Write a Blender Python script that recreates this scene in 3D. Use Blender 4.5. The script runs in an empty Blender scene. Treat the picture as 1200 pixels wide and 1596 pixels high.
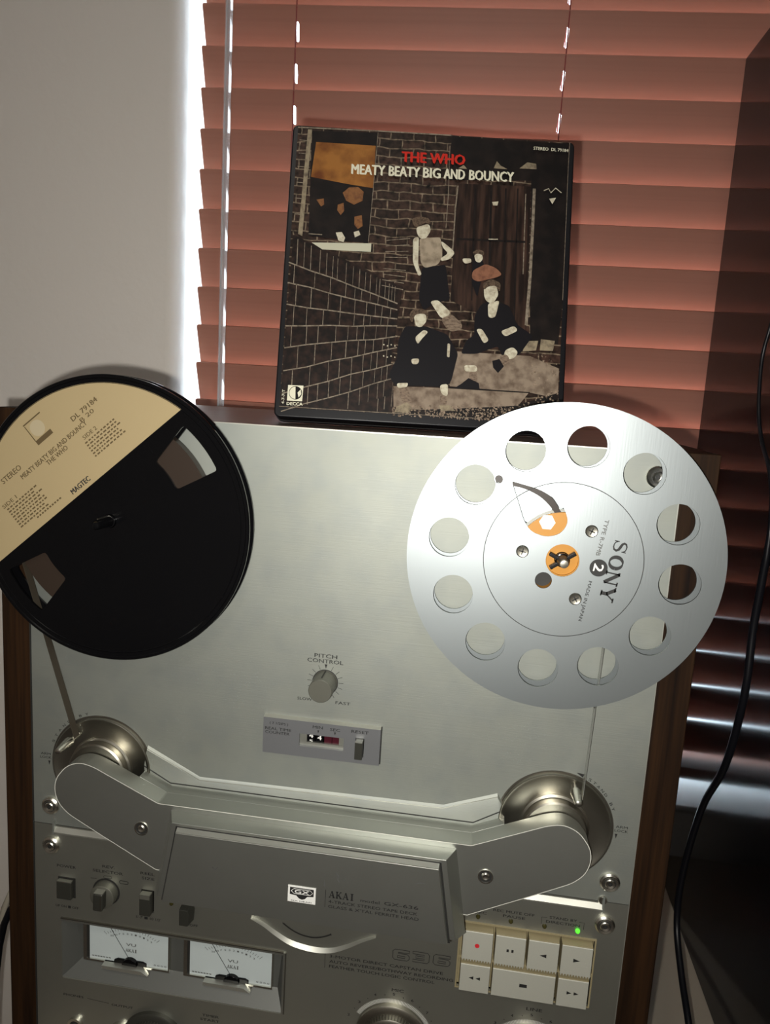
import bpy, bmesh, math, random
from mathutils import Vector, Matrix
from mathutils.geometry import tessellate_polygon
random.seed(7)
R_ = math.radians
SC = bpy.context.scene
COL = SC.collection
Z0 = 1083.0                      # height (mm) of the tape deck's top above the floor
def W(x, y, z):                  # deck millimetres -> world metres
    return Vector((x, y, z + Z0)) * 0.001

# ------------------------------------------------------------------ camera
cam_d = bpy.data.cameras.new('camera'); cam = bpy.data.objects.new('camera', cam_d); COL.objects.link(cam)
SC.camera = cam
CR = Vector((0.98896095, 0.13603915, 0.0587332)); CU = Vector((-0.07937077, 0.15163284, 0.98524503)); CF = Vector((-0.12512602, 0.97903056, -0.16075649))
cp = W(88.314, -443.245, 25.162)
cam.matrix_world = Matrix(((CR.x, CU.x, -CF.x, cp.x), (CR.y, CU.y, -CF.y, cp.y), (CR.z, CU.z, -CF.z, cp.z), (0, 0, 0, 1)))
cam_d.sensor_fit = 'VERTICAL'; cam_d.sensor_height = 24.0; cam_d.lens = 1171.64 / 1596 * 24.0
cam_d.clip_start = 0.01; cam_d.clip_end = 50
# ------------------------------------------------------------------ daylight outside
world = bpy.data.worlds.new('overcast_sky'); SC.world = world; world.use_nodes = True
bgn = world.node_tree.nodes['Background']
bgn.inputs[0].default_value = (0.74, 0.87, 1.0, 1); bgn.inputs[1].default_value = 14.0
# ------------------------------------------------------------------ phone flash beside the lens, and an added unseen fill light at the ceiling
fl = bpy.data.lights.new('phone_flash', 'AREA'); fl.shape = 'DISK'; fl.size = 0.007; fl.energy = 2.25; fl.spread = R_(150); fl.color = (1.0, 0.97, 0.90)
flo = bpy.data.objects.new('phone_flash', fl); COL.objects.link(flo)
fp = cp - CR * 0.014 - CU * 0.012
flo.matrix_world = Matrix(((CR.x, CU.x, -CF.x, fp.x), (CR.y, CU.y, -CF.y, fp.y), (CR.z, CU.z, -CF.z, fp.z), (0, 0, 0, 1)))
cl = bpy.data.lights.new('added_fill_light', 'AREA'); cl.shape = 'DISK'; cl.size = 0.45; cl.energy = 6.5; cl.color = (1.0, 0.93, 0.82)
clo = bpy.data.objects.new('added_fill_light', cl); COL.objects.link(clo); clo.location = (0.1, -1.3, 2.46)
SC.view_settings.view_transform = 'Standard'; SC.view_settings.look = 'None'
SC.view_settings.exposure = 0.0; SC.view_settings.gamma = 1.0; SC.view_settings.use_curve_mapping = False

# ------------------------------------------------------------------ materials
def mat(name, col, rough=0.5, metal=0.0, spec=0.5, noise=None, bump=None, coat=0.0, trans=0.0, emit=None, ior=1.5):
    """noise=(scale xyz, amount, second colour); bump=(scale xyz, strength, distance)"""
    m = bpy.data.materials.new(name); m.use_nodes = True; nt = m.node_tree; b = nt.nodes['Principled BSDF']
    b.inputs['Base Color'].default_value = (*col, 1); b.inputs['Roughness'].default_value = rough
    b.inputs['Metallic'].default_value = metal; b.inputs['Specular IOR Level'].default_value = spec
    b.inputs['Coat Weight'].default_value = coat; b.inputs['Transmission Weight'].default_value = trans; b.inputs['IOR'].default_value = ior
    if emit: b.inputs['Emission Color'].default_value = (*emit[0], 1); b.inputs['Emission Strength'].default_value = emit[1]
    tc = nt.nodes.new('ShaderNodeTexCoord')
    if noise:
        for i, (sc, amt, c2, det) in enumerate(noise):
            mp = nt.nodes.new('ShaderNodeMapping'); mp.inputs['Scale'].default_value = sc; nt.links.new(tc.outputs['Object'], mp.inputs[0])
            n = nt.nodes.new('ShaderNodeTexNoise'); n.inputs['Scale'].default_value = 1; n.inputs['Detail'].default_value = det; nt.links.new(mp.outputs[0], n.inputs[0])
            rp = nt.nodes.new('ShaderNodeMapRange'); rp.inputs[1].default_value = 0.42; rp.inputs[2].default_value = 0.72; rp.inputs[4].default_value = amt
            nt.links.new(n.outputs[0], rp.inputs[0])
            mx = nt.nodes.new('ShaderNodeMix'); mx.data_type = 'RGBA'; nt.links.new(rp.outputs[0], mx.inputs[0])
            src = b.inputs['Base Color'].links[0].from_socket if b.inputs['Base Color'].is_linked else None
            if src: nt.links.new(src, mx.inputs[6])
            else: mx.inputs[6].default_value = (*col, 1)
            mx.inputs[7].default_value = (*c2, 1); nt.links.new(mx.outputs[2], b.inputs['Base Color'])
    if bump:
        sc, st, ds = bump
        mp = nt.nodes.new('ShaderNodeMapping'); mp.inputs['Scale'].default_value = sc; nt.links.new(tc.outputs['Object'], mp.inputs[0])
        n = nt.nodes.new('ShaderNodeTexNoise'); n.inputs['Scale'].default_value = 1; n.inputs['Detail'].default_value = 3; nt.links.new(mp.outputs[0], n.inputs[0])
        bp = nt.nodes.new('ShaderNodeBump'); bp.inputs['Strength'].default_value = st; bp.inputs['Distance'].default_value = ds
        nt.links.new(n.outputs[0], bp.inputs['Height']); nt.links.new(bp.outputs[0], b.inputs['Normal'])
    return m
BR = (40, 300, 2600)
ALU = mat('brushed_aluminium', (0.315, 0.33, 0.30), 0.62, 0.85, noise=[((14, 14, 14), 0.5, (0.275, 0.285, 0.25), 4), ((55, 55, 55), 0.28, (0.225, 0.25, 0.26), 2)], bump=(BR, 0.10, 0.0004))
ALU_LOW = mat('brushed_aluminium_lower', (0.40, 0.405, 0.36), 0.46, 0.93, noise=[((20, 20, 20), 0.4, (0.35, 0.355, 0.31), 3)], bump=(BR, 0.10, 0.0004))
ALU_COVER = mat('cover_aluminium', (0.39, 0.40, 0.37), 0.45, 0.95, noise=[((30, 30, 30), 0.35, (0.335, 0.345, 0.315), 4)], bump=(BR, 0.06, 0.0003))
ALU_REEL = mat('reel_aluminium', (0.33, 0.36, 0.37), 0.44, 0.98, noise=[((18, 18, 18), 0.3, (0.29, 0.32, 0.335), 3)], bump=((1200, 300, 60), 0.05, 0.0003))
ALU_KEY = mat('key_aluminium', (0.47, 0.47, 0.41), 0.5, 0.3, bump=(BR, 0.1, 0.0003))
ALU_EDGE = mat('polished_edge', (0.50, 0.50, 0.45), 0.45, 0.85)
CHROME = mat('chrome', (0.66, 0.65, 0.59), 0.27, 1.0)
STEEL = mat('satin_steel', (0.33, 0.315, 0.27), 0.34, 1.0)
DARKSTEEL = mat('dark_steel', (0.14, 0.13, 0.11), 0.42, 0.9)
GROOVE = mat('dark_groove', (0.012, 0.012, 0.011), 0.6)
KNOBM = mat('grey_knob', (0.15, 0.15, 0.125), 0.45, 0.6)
KNOBD = mat('dark_knob', (0.05, 0.05, 0.042), 0.4, 0.5)
PANELG = mat('counter_grey', (0.20, 0.205, 0.215), 0.45, 0.6)
INK = mat('black_ink', (0.012, 0.012, 0.012), 0.6)
INKG = mat('grey_ink', (0.09, 0.09, 0.085), 0.6)
BLACKP = mat('black_plastic', (0.003, 0.003, 0.0035), 0.14, 0, 0.22)
BLACKR = mat('black_rubber', (0.004, 0.004, 0.0055), 0.35, 0, 0.25)
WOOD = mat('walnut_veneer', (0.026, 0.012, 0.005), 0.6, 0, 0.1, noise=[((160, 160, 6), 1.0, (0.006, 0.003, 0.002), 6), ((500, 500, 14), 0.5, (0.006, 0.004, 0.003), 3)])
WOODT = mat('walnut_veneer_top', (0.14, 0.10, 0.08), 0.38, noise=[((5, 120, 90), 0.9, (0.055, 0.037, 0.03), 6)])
ORANGE = mat('orange_plastic', (0.46, 0.20, 0.012), 0.45)
BROWN = mat('brown_tape', (0.028, 0.019, 0.014), 0.4, 0, 0.3)
TAPEM = mat('tape_ribbon', (0.045, 0.037, 0.027), 0.6, 0, 0.15)
TAPES = mat('tape_backing_sheen', (0.42, 0.43, 0.40), 0.25, 0.6)
CREAM = mat('cream_label', (0.33, 0.255, 0.135), 0.8)
LABINK = mat('brown_label_ink', (0.085, 0.055, 0.02), 0.8)
LABLITE = mat('pale_label_print', (0.37, 0.31, 0.20), 0.8)
WHITE = mat('white_ink', (0.75, 0.75, 0.72), 0.5)
DIAL = mat('meter_dial', (0.42, 0.46, 0.45), 0.5, emit=((0.8, 0.95, 1.0), 0.05))
KEYBED = mat('beige_key_bed', (0.25, 0.21, 0.12), 0.5)
RED = mat('red_ink', (0.55, 0.02, 0.03), 0.5)
GREENL = mat('green_lamp', (0.1, 0.8, 0.05), 0.3, emit=((0.10, 1.0, 0.03), 0.9))
LEDD = mat('dark_lamp', (0.04, 0.035, 0.01), 0.2)
PLASTER = mat('wall_plaster', (0.74, 0.69, 0.64), 0.85, bump=((60, 60, 60), 0.25, 0.002))
SLAT = mat('blind_slat', (0.32, 0.138, 0.096), 0.5, 0, 0.25, noise=[((3, 200, 200), 0.3, (0.23, 0.10, 0.068), 3)])
CORD = mat('blind_cord', (0.25, 0.05, 0.045), 0.7)
CLEAR = mat('clear_acrylic', (0.95, 0.95, 0.97), 0.08, 0, 0.5, trans=0.75, ior=1.45)
LACQ = mat('black_lacquer', (0.003, 0.0027, 0.0034), 0.10, 0, 0.16, ior=1.5, bump=((25, 25, 25), 0.04, 0.001))
DESK = mat('cream_laminate', (0.24, 0.205, 0.16), 0.6)
DESKD = mat('dark_desk_body', (0.06, 0.04, 0.03), 0.5)
FRAMEW = mat('white_window_frame', (0.75, 0.75, 0.74), 0.4)
CARPET = mat('grey_carpet', (0.16, 0.14, 0.13), 0.95, bump=((400, 400, 400), 0.5, 0.003))
CEIL = mat('ceiling_paint', (0.7, 0.69, 0.67), 0.9)
CREAMC = mat('cream_cable', (0.34, 0.31, 0.25), 0.5)
GLASS = bpy.data.materials.new('window_glass'); GLASS.use_nodes = True
_n = GLASS.node_tree; _n.nodes.clear(); _o = _n.nodes.new('ShaderNodeOutputMaterial'); _t = _n.nodes.new('ShaderNodeBsdfTransparent'); _g = _n.nodes.new('ShaderNodeBsdfGlossy')
_g.inputs['Roughness'].default_value = 0.02; _t.inputs[0].default_value = (0.93, 0.96, 0.96, 1); _m = _n.nodes.new('ShaderNodeMixShader'); _m.inputs[0].default_value = 0.06
_n.links.new(_t.outputs[0], _m.inputs[1]); _n.links.new(_g.outputs[0], _m.inputs[2]); _n.links.new(_m.outputs[0], _o.inputs[0])

# ------------------------------------------------------------------ mesh helpers (all in deck millimetres)
class MB:
    def __init__(s): s.v = []; s.f = []
    def add(s, vs, fs):
        o = len(s.v); s.v += [tuple(v) for v in vs]; s.f += [tuple(i + o for i in f) for f in fs]; return s
    def box(s, x0, x1, y0, y1, z0, z1):
        x0, x1 = sorted((x0, x1)); y0, y1 = sorted((y0, y1)); z0, z1 = sorted((z0, z1))
        return s.add([(x0, y0, z0), (x1, y0, z0), (x1, y1, z0), (x0, y1, z0), (x0, y0, z1), (x1, y0, z1), (x1, y1, z1), (x0, y1, z1)],
                     [(0, 3, 2, 1), (4, 5, 6, 7), (0, 1, 5, 4), (1, 2, 6, 5), (2, 3, 7, 6), (3, 0, 4, 7)])
    def prism(s, poly, y0, y1, top=None):
        """xz polygon extruded from y0 (front, nearer the camera) to y1; top = another polygon for the front"""
        if area(poly) < 0: poly = poly[::-1]; top = top[::-1] if top else None
        n = len(poly); a = [(x, y0, z) for x, z in (top or poly)]; b = [(x, y1, z) for x, z in poly]
        fs = [tuple(range(n)), tuple(range(2 * n - 1, n - 1, -1))] + [(i, i + n, (i + 1) % n + n, (i + 1) % n) for i in range(n)]
        return s.add(a + b, fs)
    def holed(s, outer, holes, y0, y1):
        """outline with holes, extruded y0 (front) to y1"""
        if area(outer) < 0: outer = outer[::-1]
        holes = [h[::-1] if area(h) > 0 else h for h in holes]
        loops = [outer] + holes; flat = [p for l in loops for p in l]; n = len(flat)
        tri = tessellate_polygon([[Vector((x, z, 0)) for x, z in l] for l in loops]); fs = []
        for t in tri:
            a, b, c = [flat[i] for i in t]
            if (b[0] - a[0]) * (c[1] - a[1]) - (b[1] - a[1]) * (c[0] - a[0]) < 0: t = (t[0], t[2], t[1])
            fs.append(tuple(t)); fs.append((t[0] + n, t[2] + n, t[1] + n))
        o = 0
        for l in loops:
            k = len(l)
            for i in range(k): j = (i + 1) % k; fs.append((o + i, o + i + n, o + j + n, o + j))
            o += k
        return s.add([(x, y0, z) for x, z in flat] + [(x, y1, z) for x, z in flat], fs)
    def lathe(s, prof, cx, cz, seg=48, caps=True):
        """profile [(radius, y)] from front to back, around the y axis through (cx, cz)"""
        vs = []; fs = []
        for r, y in prof:
            for i in range(seg): t = 2 * math.pi * i / seg; vs.append((cx + r * math.cos(t), y, cz + r * math.sin(t)))
        for k in range(len(prof) - 1):
            for i in range(seg): j = (i + 1) % seg; fs.append((k * seg + i, (k + 1) * seg + i, (k + 1) * seg + j, k * seg + j))
        if caps:
            fs.append(tuple(range(seg))); fs.append(tuple(range(len(prof) * seg - 1, (len(prof) - 1) * seg - 1, -1)))
        return s.add(vs, fs)
    def ring(s, cx, cz, r0, r1, y0, y1, seg=64):
        return s.lathe([(r0, y1), (r0, y0), (r1, y0), (r1, y1), (r0, y1)], cx, cz, seg, caps=False)
    def tube(s, pts, r, seg=8):
        P = [Vector(p) for p in pts]; n = len(P); vs = []; fs = []; up = Vector((0, 0, 1))
        for i in range(n):
            d = (P[min(i + 1, n - 1)] - P[max(i - 1, 0)]).normalized()
            a = d.cross(up if abs(d.z) < 0.9 else Vector((0, 1, 0))).normalized(); b = d.cross(a)
            if i and a.dot(pa) < 0: a = -a; b = -b
            pa = a; rr = r[i] if isinstance(r, (list, tuple)) else r
            for k in range(seg): t = 2 * math.pi * k / seg; vs.append(P[i] + a * math.cos(t) * rr + b * math.sin(t) * rr)
        for i in range(n - 1):
            for k in range(seg): j = (k + 1) % seg; fs.append((i * seg + k, i * seg + j, (i + 1) * seg + j, (i + 1) * seg + k))
        fs += [tuple(range(seg - 1, -1, -1)), tuple(range((n - 1) * seg, n * seg))]
        return s.add(vs, fs)
    def stroke(s, pts, w, y):
        """flat printed line of width w through xz points, at depth y"""
        n = len(pts); L = []; R = []
        for i in range(n):
            a = pts[max(i - 1, 0)]; b = pts[min(i + 1, n - 1)]; dx, dz = b[0] - a[0], b[1] - a[1]; l = math.hypot(dx, dz) or 1
            ww = (w[i] if isinstance(w, (list, tuple)) else w) / 2; nx, nz = -dz / l * ww, dx / l * ww
            L.append((pts[i][0] + nx, y, pts[i][1] + nz)); R.append((pts[i][0] - nx, y, pts[i][1] - nz))
        return s.add(L + R, [(i, n + i, n + i + 1, i + 1) for i in range(n - 1)])
    def flat(s, poly, y):
        if area(poly) < 0: poly = poly[::-1]
        return s.add([(x, y, z) for x, z in poly], [tuple(range(len(poly)))])
def area(p): return sum(p[i][0] * p[(i + 1) % len(p)][1] - p[(i + 1) % len(p)][0] * p[i][1] for i in range(len(p))) / 2
def circ(cx, cz, r, n=40, rz=None): return [(cx + r * math.cos(2 * math.pi * i / n), cz + (rz or r) * math.sin(2 * math.pi * i / n)) for i in range(n)]
def rect(x0, x1, z0, z1): return [(x0, z0), (x1, z0), (x1, z1), (x0, z1)]
def rrect(x0, x1, z0, z1, r, n=5):
    o = []
    for cx, cz, a in ((x1 - r, z1 - r, 0), (x0 + r, z1 - r, 90), (x0 + r, z0 + r, 180), (x1 - r, z0 + r, 270)):
        for i in range(n + 1): t = R_(a + 90 * i / n); o.append((cx + r * math.cos(t), cz + r * math.sin(t)))
    return o
def rounded(poly, r, n=5):
    """round the corners of a polygon; r is a number or one radius per corner"""
    o = []; k = len(poly)
    for i in range(k):
        p = Vector(poly[i]); a = Vector(poly[i - 1]) - p; b = Vector(poly[(i + 1) % k]) - p
        rr = r[i] if isinstance(r, (list, tuple)) else r
        d = min(rr, a.length * .48, b.length * .48); pa = p + a.normalized() * d; pb = p + b.normalized() * d
        for j in range(n + 1): t = j / n; o.append(tuple(pa * (1 - t) ** 2 + p * 2 * t * (1 - t) + pb * t * t))
    return o

ORG = {}                                     # origin (mm) of each thing; children are stored relative to it
def thing(name, label, cat, loc=(0, 0, 0), rot=None, group=None, local=False):
    o = bpy.data.objects.new(name, None); COL.objects.link(o); o.location = W(*loc); o.empty_display_size = 0.02
    if rot: o.rotation_euler = rot
    o['label'] = label; o['category'] = cat
    if group: o['group'] = group
    ORG[o.name] = (0, 0, 0) if local else (loc[0], loc[1], loc[2])
    return o
def put(name, mb, m, parent=None, bev=0, label=None, angle=35, kind=None, seg=2):
    """one mesh object; m may be a list used with mb.mi"""
    if parent is not None: ox, oy, oz = ORG[parent.name]; vs = [((x - ox) * .001, (y - oy) * .001, (z - oz) * .001) for x, y, z in mb.v]
    else: ox, oy, oz = 0, 0, 0; vs = [(x * .001, y * .001, (z + Z0) * .001) for x, y, z in mb.v]
    me = bpy.data.meshes.new(name); me.from_pydata(vs, [], mb.f); me.materials.append(m); me.update()
    o = bpy.data.objects.new(name, me); COL.objects.link(o)
    if parent is not None: o.parent = parent; ORG[o.name] = ORG[parent.name]
    if bev:
        bm = bmesh.new(); bm.from_mesh(me); bmesh.ops.remove_doubles(bm, verts=bm.verts, dist=1e-6)
        es = [e for e in bm.edges if len(e.link_faces) == 2 and e.calc_face_angle(0) > R_(30)]
        bmesh.ops.bevel(bm, geom=es, offset=bev * .001, segments=seg, affect='EDGES', profile=0.5, clamp_overlap=True); bm.to_mesh(me); bm.free()
    me.shade_smooth(); me.set_sharp_from_angle(angle=R_(55 if bev else angle))
    if bev: w_n = o.modifiers.new('normals', 'WEIGHTED_NORMAL'); w_n.keep_sharp = True
    if label: o['label'] = label
    if kind: o['kind'] = kind
    return o
def struct(name, mb, m): return put(name, mb, m, kind='structure')

# text: flat print laid out in a frame given by origin (x, z), direction angle, depth y
def text_mb(mb, body, cx, cz, cap, y, width=None, ang=0.0, bold=0.0, align='C'):
    cu = bpy.data.curves.new('lettering', 'FONT'); cu.body = body; cu.size = 1.0; cu.align_x = 'LEFT'; cu.resolution_u = 2; cu.offset = 0.0; cu.fill_mode = 'FRONT'
    ob = bpy.data.objects.new('lettering', cu); me = bpy.data.meshes.new_from_object(ob)
    vs = [v.co.copy() for v in me.vertices]; fs = [tuple(p.vertices) for p in me.polygons]
    bpy.data.objects.remove(ob); bpy.data.curves.remove(cu); bpy.data.meshes.remove(me)
    if not vs: return mb
    x0 = min(v.x for v in vs); x1 = max(v.x for v in vs); sz = cap / 0.70; sx = (width / (x1 - x0)) if width else sz
    c, s = math.cos(R_(ang)), math.sin(R_(ang)); off = {'C': (x0 + x1) / 2, 'L': x0, 'R': x1}[align]
    bw = max(bold, .014) * sz * 1.1                       # heavier print: the outline is laid down three times, a hair apart
    for k, (ox, oz) in enumerate(((0, 0), (-bw, bw * .5), (bw, -bw * .5))):
        out = []
        for v in vs: a = (v.x - off) * sx + ox; b = v.y * sz - cap / 2 + oz; out.append((cx + a * c - b * s, y - .006 * k, cz + a * s + b * c))
        mb.add(out, fs)
    return mb
def caption(parent, lines, y, m=None, name='printed_caption', label=None):
    mb = MB()
    for l in lines: text_mb(mb, l[0], l[1], l[2], l[3], y, *(l[4:]))
    return put(name, mb, m or INK, parent, label=label)

# serif capitals drawn from strokes on a unit square
def serif(mb, ch, ox, oz, w, h, y, ang=0.0, pivot=(0, 0)):
    t = MB()
    def ST(p, q, wd): t.stroke([p, q], wd * 1.25, 0)
    def HB(x0, x1, z): t.stroke([(x0, z), (x1, z)], .11, 0)
    if ch == 'A': ST((.14, 0), (.50, 1), .08); ST((.50, 1), (.84, 0), .20); ST((.24, .33), (.72, .33), .08); HB(.0, .30, .04); HB(.66, 1.02, .04)
    if ch == 'K': ST((.2, 0), (.2, 1), .2); HB(0, .4, .04); HB(0, .4, .96); ST((.28, .38), (.80, .98), .09); ST((.44, .55), (.85, .02), .2); HB(.62, .98, .96); HB(.68, 1.04, .04)
    if ch == 'I': ST((.5, 0), (.5, 1), .3); HB(.2, .8, .04); HB(.2, .8, .96)
    if ch == 'N': ST((.14, 0), (.14, 1), .08); ST((.12, .98), (.86, .02), .2); ST((.86, 0), (.86, 1), .08); HB(0, .3, .04); HB(.0, .24, .96); HB(.7, 1.02, .96)
    if ch == 'Y': ST((.10, 1), (.5, .42), .2); ST((.90, 1), (.52, .42), .08); ST((.5, 0), (.5, .48), .2); HB(.3, .7, .04); HB(-.06, .3, .96); HB(.72, 1.06, .96)
    if ch == 'O':
        pts = [(.5 + .40 * math.cos(2 * math.pi * i / 28), .5 + .47 * math.sin(2 * math.pi * i / 28)) for i in range(29)]
        t.stroke(pts, [.10 + .16 * abs(math.cos(2 * math.pi * i / 28)) for i in range(29)], 0)
    if ch == 'S':
        pts = [(.80, .74), (.74, .88), (.58, .95), (.40, .95), (.24, .86), (.20, .72), (.30, .60), (.50, .52), (.70, .43), (.80, .28), (.74, .12), (.58, .04), (.38, .04), (.22, .12), (.15, .28)]
        t.stroke(pts, [.07, .08, .08, .09, .13, .16, .18, .20, .18, .16, .13, .09, .08, .08, .07], 0); ST((.82, .66), (.82, .98), .05); ST((.13, .02), (.13, .36), .05)
    c, s = math.cos(R_(ang)), math.sin(R_(ang)); vs = []
    for x, _, z in t.v: a = ox + x * w; b = oz + z * h; vs.append((pivot[0] + a * c - b * s, y, pivot[1] + a * s + b * c))
    return mb.add(vs, t.f)

# ================================================================== ROOM
TH = math.atan(0.047); cT, sT = math.cos(TH), math.sin(TH)
def WL(a, b): return (100 + a * cT - b * sT, 440.3 + a * sT + b * cT)      # wall frame (along the wall, depth) -> deck x, y
def wall_prism(mb, poly, z0, z1):
    """plan polygon in wall coordinates extruded vertically"""
    n = len(poly); P = [WL(a, b) for a, b in poly]
    ar = sum(P[i][0] * P[(i + 1) % n][1] - P[(i + 1) % n][0] * P[i][1] for i in range(n))
    if ar < 0: P = P[::-1]
    return mb.add([(x, y, z0) for x, y in P] + [(x, y, z1) for x, y in P], [tuple(range(n - 1, -1, -1)), tuple(range(n, 2 * n))] + [(i, (i + 1) % n, (i + 1) % n + n, i + n) for i in range(n)])
FL, CE = -Z0, 1417.0
JL, JR, ZS, ZT = -371.0, 640.0, -441.0, 760.0
def corner(a, side):   # plaster corner rounded with a 14 mm radius where the wall turns into the reveal
    return [(a + side * (-14 + 14 * math.sin(t)), -30 + 14 - 14 * math.cos(t)) for t in [R_(90 * i / 6) for i in range(7)]]
mb = MB()
wall_prism(mb, [(-1560, -30)] + corner(JL, 1) + [(JL, 110), (-1560, 110)], FL, CE)
wall_prism(mb, [(1560, -30)] + corner(JR, -1) + [(JR, 110), (1560, 110)], FL, CE)
wall_prism(mb, [(JL, -30), (JR, -30), (JR, 110), (JL, 110)], FL, ZS)
wall_prism(mb, [(JL, -30), (JR, -30), (JR, 110), (JL, 110)], ZT, CE)
struct('wall_back', mb, PLASTER)
struct('wall_left', MB().box(-1560, -1440, -2500, 560, FL, CE), PLASTER)
struct('wall_right', MB().box(1640, 1760, -2500, 640, FL, CE), PLASTER)
struct('wall_front', MB().box(-1560, 1760, -2560, -2460, FL, CE), PLASTER)
struct('floor', MB().box(-1560, 1760, -2560, 640, FL - 60, FL), CARPET)
struct('ceiling', MB().box(-1560, 1760, -2560, 640, CE, CE + 60), CEIL)
wn = bpy.data.objects.new('window_1', None); COL.objects.link(wn); wn['kind'] = 'structure'; wn.location = W(100, 500, ZS); ORG['window_1'] = (100, 500, ZS)
fr = MB()
for a0, a1, z0, z1 in ((JL, JR, ZS, ZS + 10), (JL, JR, ZT - 40, ZT), (JL, JL + 35, ZS + 10, ZT - 40), (JR - 35, JR, ZS + 10, ZT - 40)):
    wall_prism(fr, [(a0, 78), (a1, 78), (a1, 104), (a0, 104)], z0, z1)
put('window_frame', fr, FRAMEW, wn)
put('window_pane', wall_prism(MB(), [(JL + 35, 90), (JR - 35, 90), (JR - 35, 94), (JL + 35, 94)], ZS + 10, ZT - 40), GLASS, wn)
put('window_sill', wall_prism(MB(), [(JL, -34), (JR, -34), (JR, 78), (JL, 78)], ZS, ZS + 6), FRAMEW, wn)

# ================================================================== BLIND
PITCH = 43.0; ZTOP = 388.9; TILT = R_(67.5); SL = -357.6; SR = 628.0
bl = thing('venetian_blind', 'reddish brown wooden venetian blind with tilted slats filling the window', 'blind', (100, 440.3, ZTOP))
CORDA = (-252.5, 40.0, 330.0, 560.0)
def slat_mesh():
    hw, th = 25.0, 1.3; m = MB()
    m.holed(rrect(SL, SR, -hw, hw, 2.0, 3), [rrect(a - 1.7, a + 1.7, -9.5, 9.5, 1.6, 3) for a in CORDA], -th, th)
    vs = []                                              # local x along the wall, z across the slat (plus = room side, raised), y thickness
    for a, y, w in m.v:
        crown = 0.0
        b = -w * math.cos(TILT) + (y + crown) * math.sin(TILT); z = w * math.sin(TILT) + (y + crown) * math.cos(TILT)
        vs.append((a, b, z))
    me = bpy.data.meshes.new('slat'); me.from_pydata([(a * .001, b * .001, z * .001) for a, b, z in vs], [], m.f); me.materials.append(SLAT); me.update(); return me
SM = slat_mesh()
for k in range(-8, 18):
    o = bpy.data.objects.new('slat', SM); COL.objects.link(o); o.parent = bl
    o.rotation_euler = (0, 0, TH); zz = ZTOP - k * PITCH - 23.8
    bx, by = WL(0, 7.7); o.location = Vector((bx - 100, by - 440.3, zz - ZTOP)) * .001
def vert_line(a, b, z0, z1, r, seg=8): x, y = WL(a, b); return MB().tube([(x, y, z0), (x, y, z1)], r, seg)
ztp, zbt = ZTOP + 8 * PITCH, ZTOP - 17 * PITCH - 54
for a in CORDA:
    put('ladder_cord', vert_line(a, -2.2, zbt, ztp, 0.7), CORD, bl); put('ladder_cord', vert_line(a, 17.6, zbt, ztp, 0.7), CORD, bl)
rl = MB(); wall_prism(rl, [(SL, -16), (SR, -16), (SR, 32), (SL, 32)], zbt - 14, zbt); put('bottom_rail', rl, SLAT, bl)
rl = MB(); wall_prism(rl, [(SL, -18), (SR, -18), (SR, 34), (SL, 34)], ztp, ZT - .5); put('head_rail', rl, SLAT, bl)
wx, wy = -217.5, 398.0
put('tilt_wand', MB().tube([(wx, wy, 600), (wx - .6, wy, 430), (wx + .4, wy - 2, 100), (wx + 1.5, wy - 4, -60)], 4.2, 6), CLEAR, bl, label='clear acrylic tilt wand', angle=20)

# ================================================================== DESK, CABINET, CABLES
dk = thing('desk', 'cream topped desk with a dark body carrying the tape deck and black cabinet', 'desk', (300, 160, -Z0))
put('desk_top', MB().box(-222, 830, -70, 388, -505, -483), DESK, dk, bev=1.5)
put('side_panel', MB().box(-215, -190, -50, 380, -Z0, -505), DESKD, dk); put('side_panel', MB().box(798, 823, -50, 380, -Z0, -505), DESKD, dk)
put('back_panel', MB().box(-190, 798, 365, 380, -Z0 + 60, -505), DESKD, dk)
cb = thing('speaker_cabinet', 'tall glossy black cabinet standing right of the tape deck, blind mirrored in its side', 'cabinet', (512, 180, -483))
put('cabinet_body', MB().box(316, 708, -60, 414, -483, 374), LACQ, cb, bev=1.2)
fb = MB().box(322, 702, -66, -60, -476, 367); put('front_grille', fb, BLACKR, cb, bev=1)
def smooth_path(pts, n=6):
    o = []
    for i in range(len(pts) - 1):
        p0 = Vector(pts[max(i - 1, 0)]); p1 = Vector(pts[i]); p2 = Vector(pts[i + 1]); p3 = Vector(pts[min(i + 2, len(pts) - 1)])
        for j in range(n):
            t = j / n; o.append(tuple(0.5 * ((2 * p1) + (p2 - p0) * t + (2 * p0 - 5 * p1 + 4 * p2 - p3) * t * t + (3 * p1 - p0 - 3 * p2 + p3) * t ** 3)))
    return o + [pts[-1]]
CP = [(300, 118, 377), (285, 112, 200), (276, 108, 120), (270, 100, 85), (268, 103, 60), (268, 96, 26), (268, 81, 5), (268, 61, -12), (268, 48, -37), (268, 46, -61), (268, 48, -80), (268, 51, -113), (268, 50, -158),
      (268, 66, -215), (268, 100, -266), (268, 123, -335), (268, 121, -377), (268, 95, -401), (268, 64, -418), (270, 30, -450), (276, -5, -479)]
sp = smooth_path(CP); rad = [1.3 if p[2] > -20 else 1.3 + 1.3 * min(1, (-20 - p[2]) / 60) for p in sp]
o = put('power_cable', MB().tube(sp, rad, 10), BLACKR, angle=60)
o['label'] = 'thin black cable hanging in a bend between the tape deck and the glossy cabinet'; o['category'] = 'cable'
o = put('wall_cable', MB().tube(smooth_path([(-233, 205, -395), (-262, 190, -436), (-287, 170, -466), (-330, 150, -500), (-340, 140, -700), (-345, 140, -1079)]), 3.4, 10), BLACKR, angle=60)
o['label'] = 'black cable curving down left of the deck, lower of two'; o['category'] = 'cable'
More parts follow.
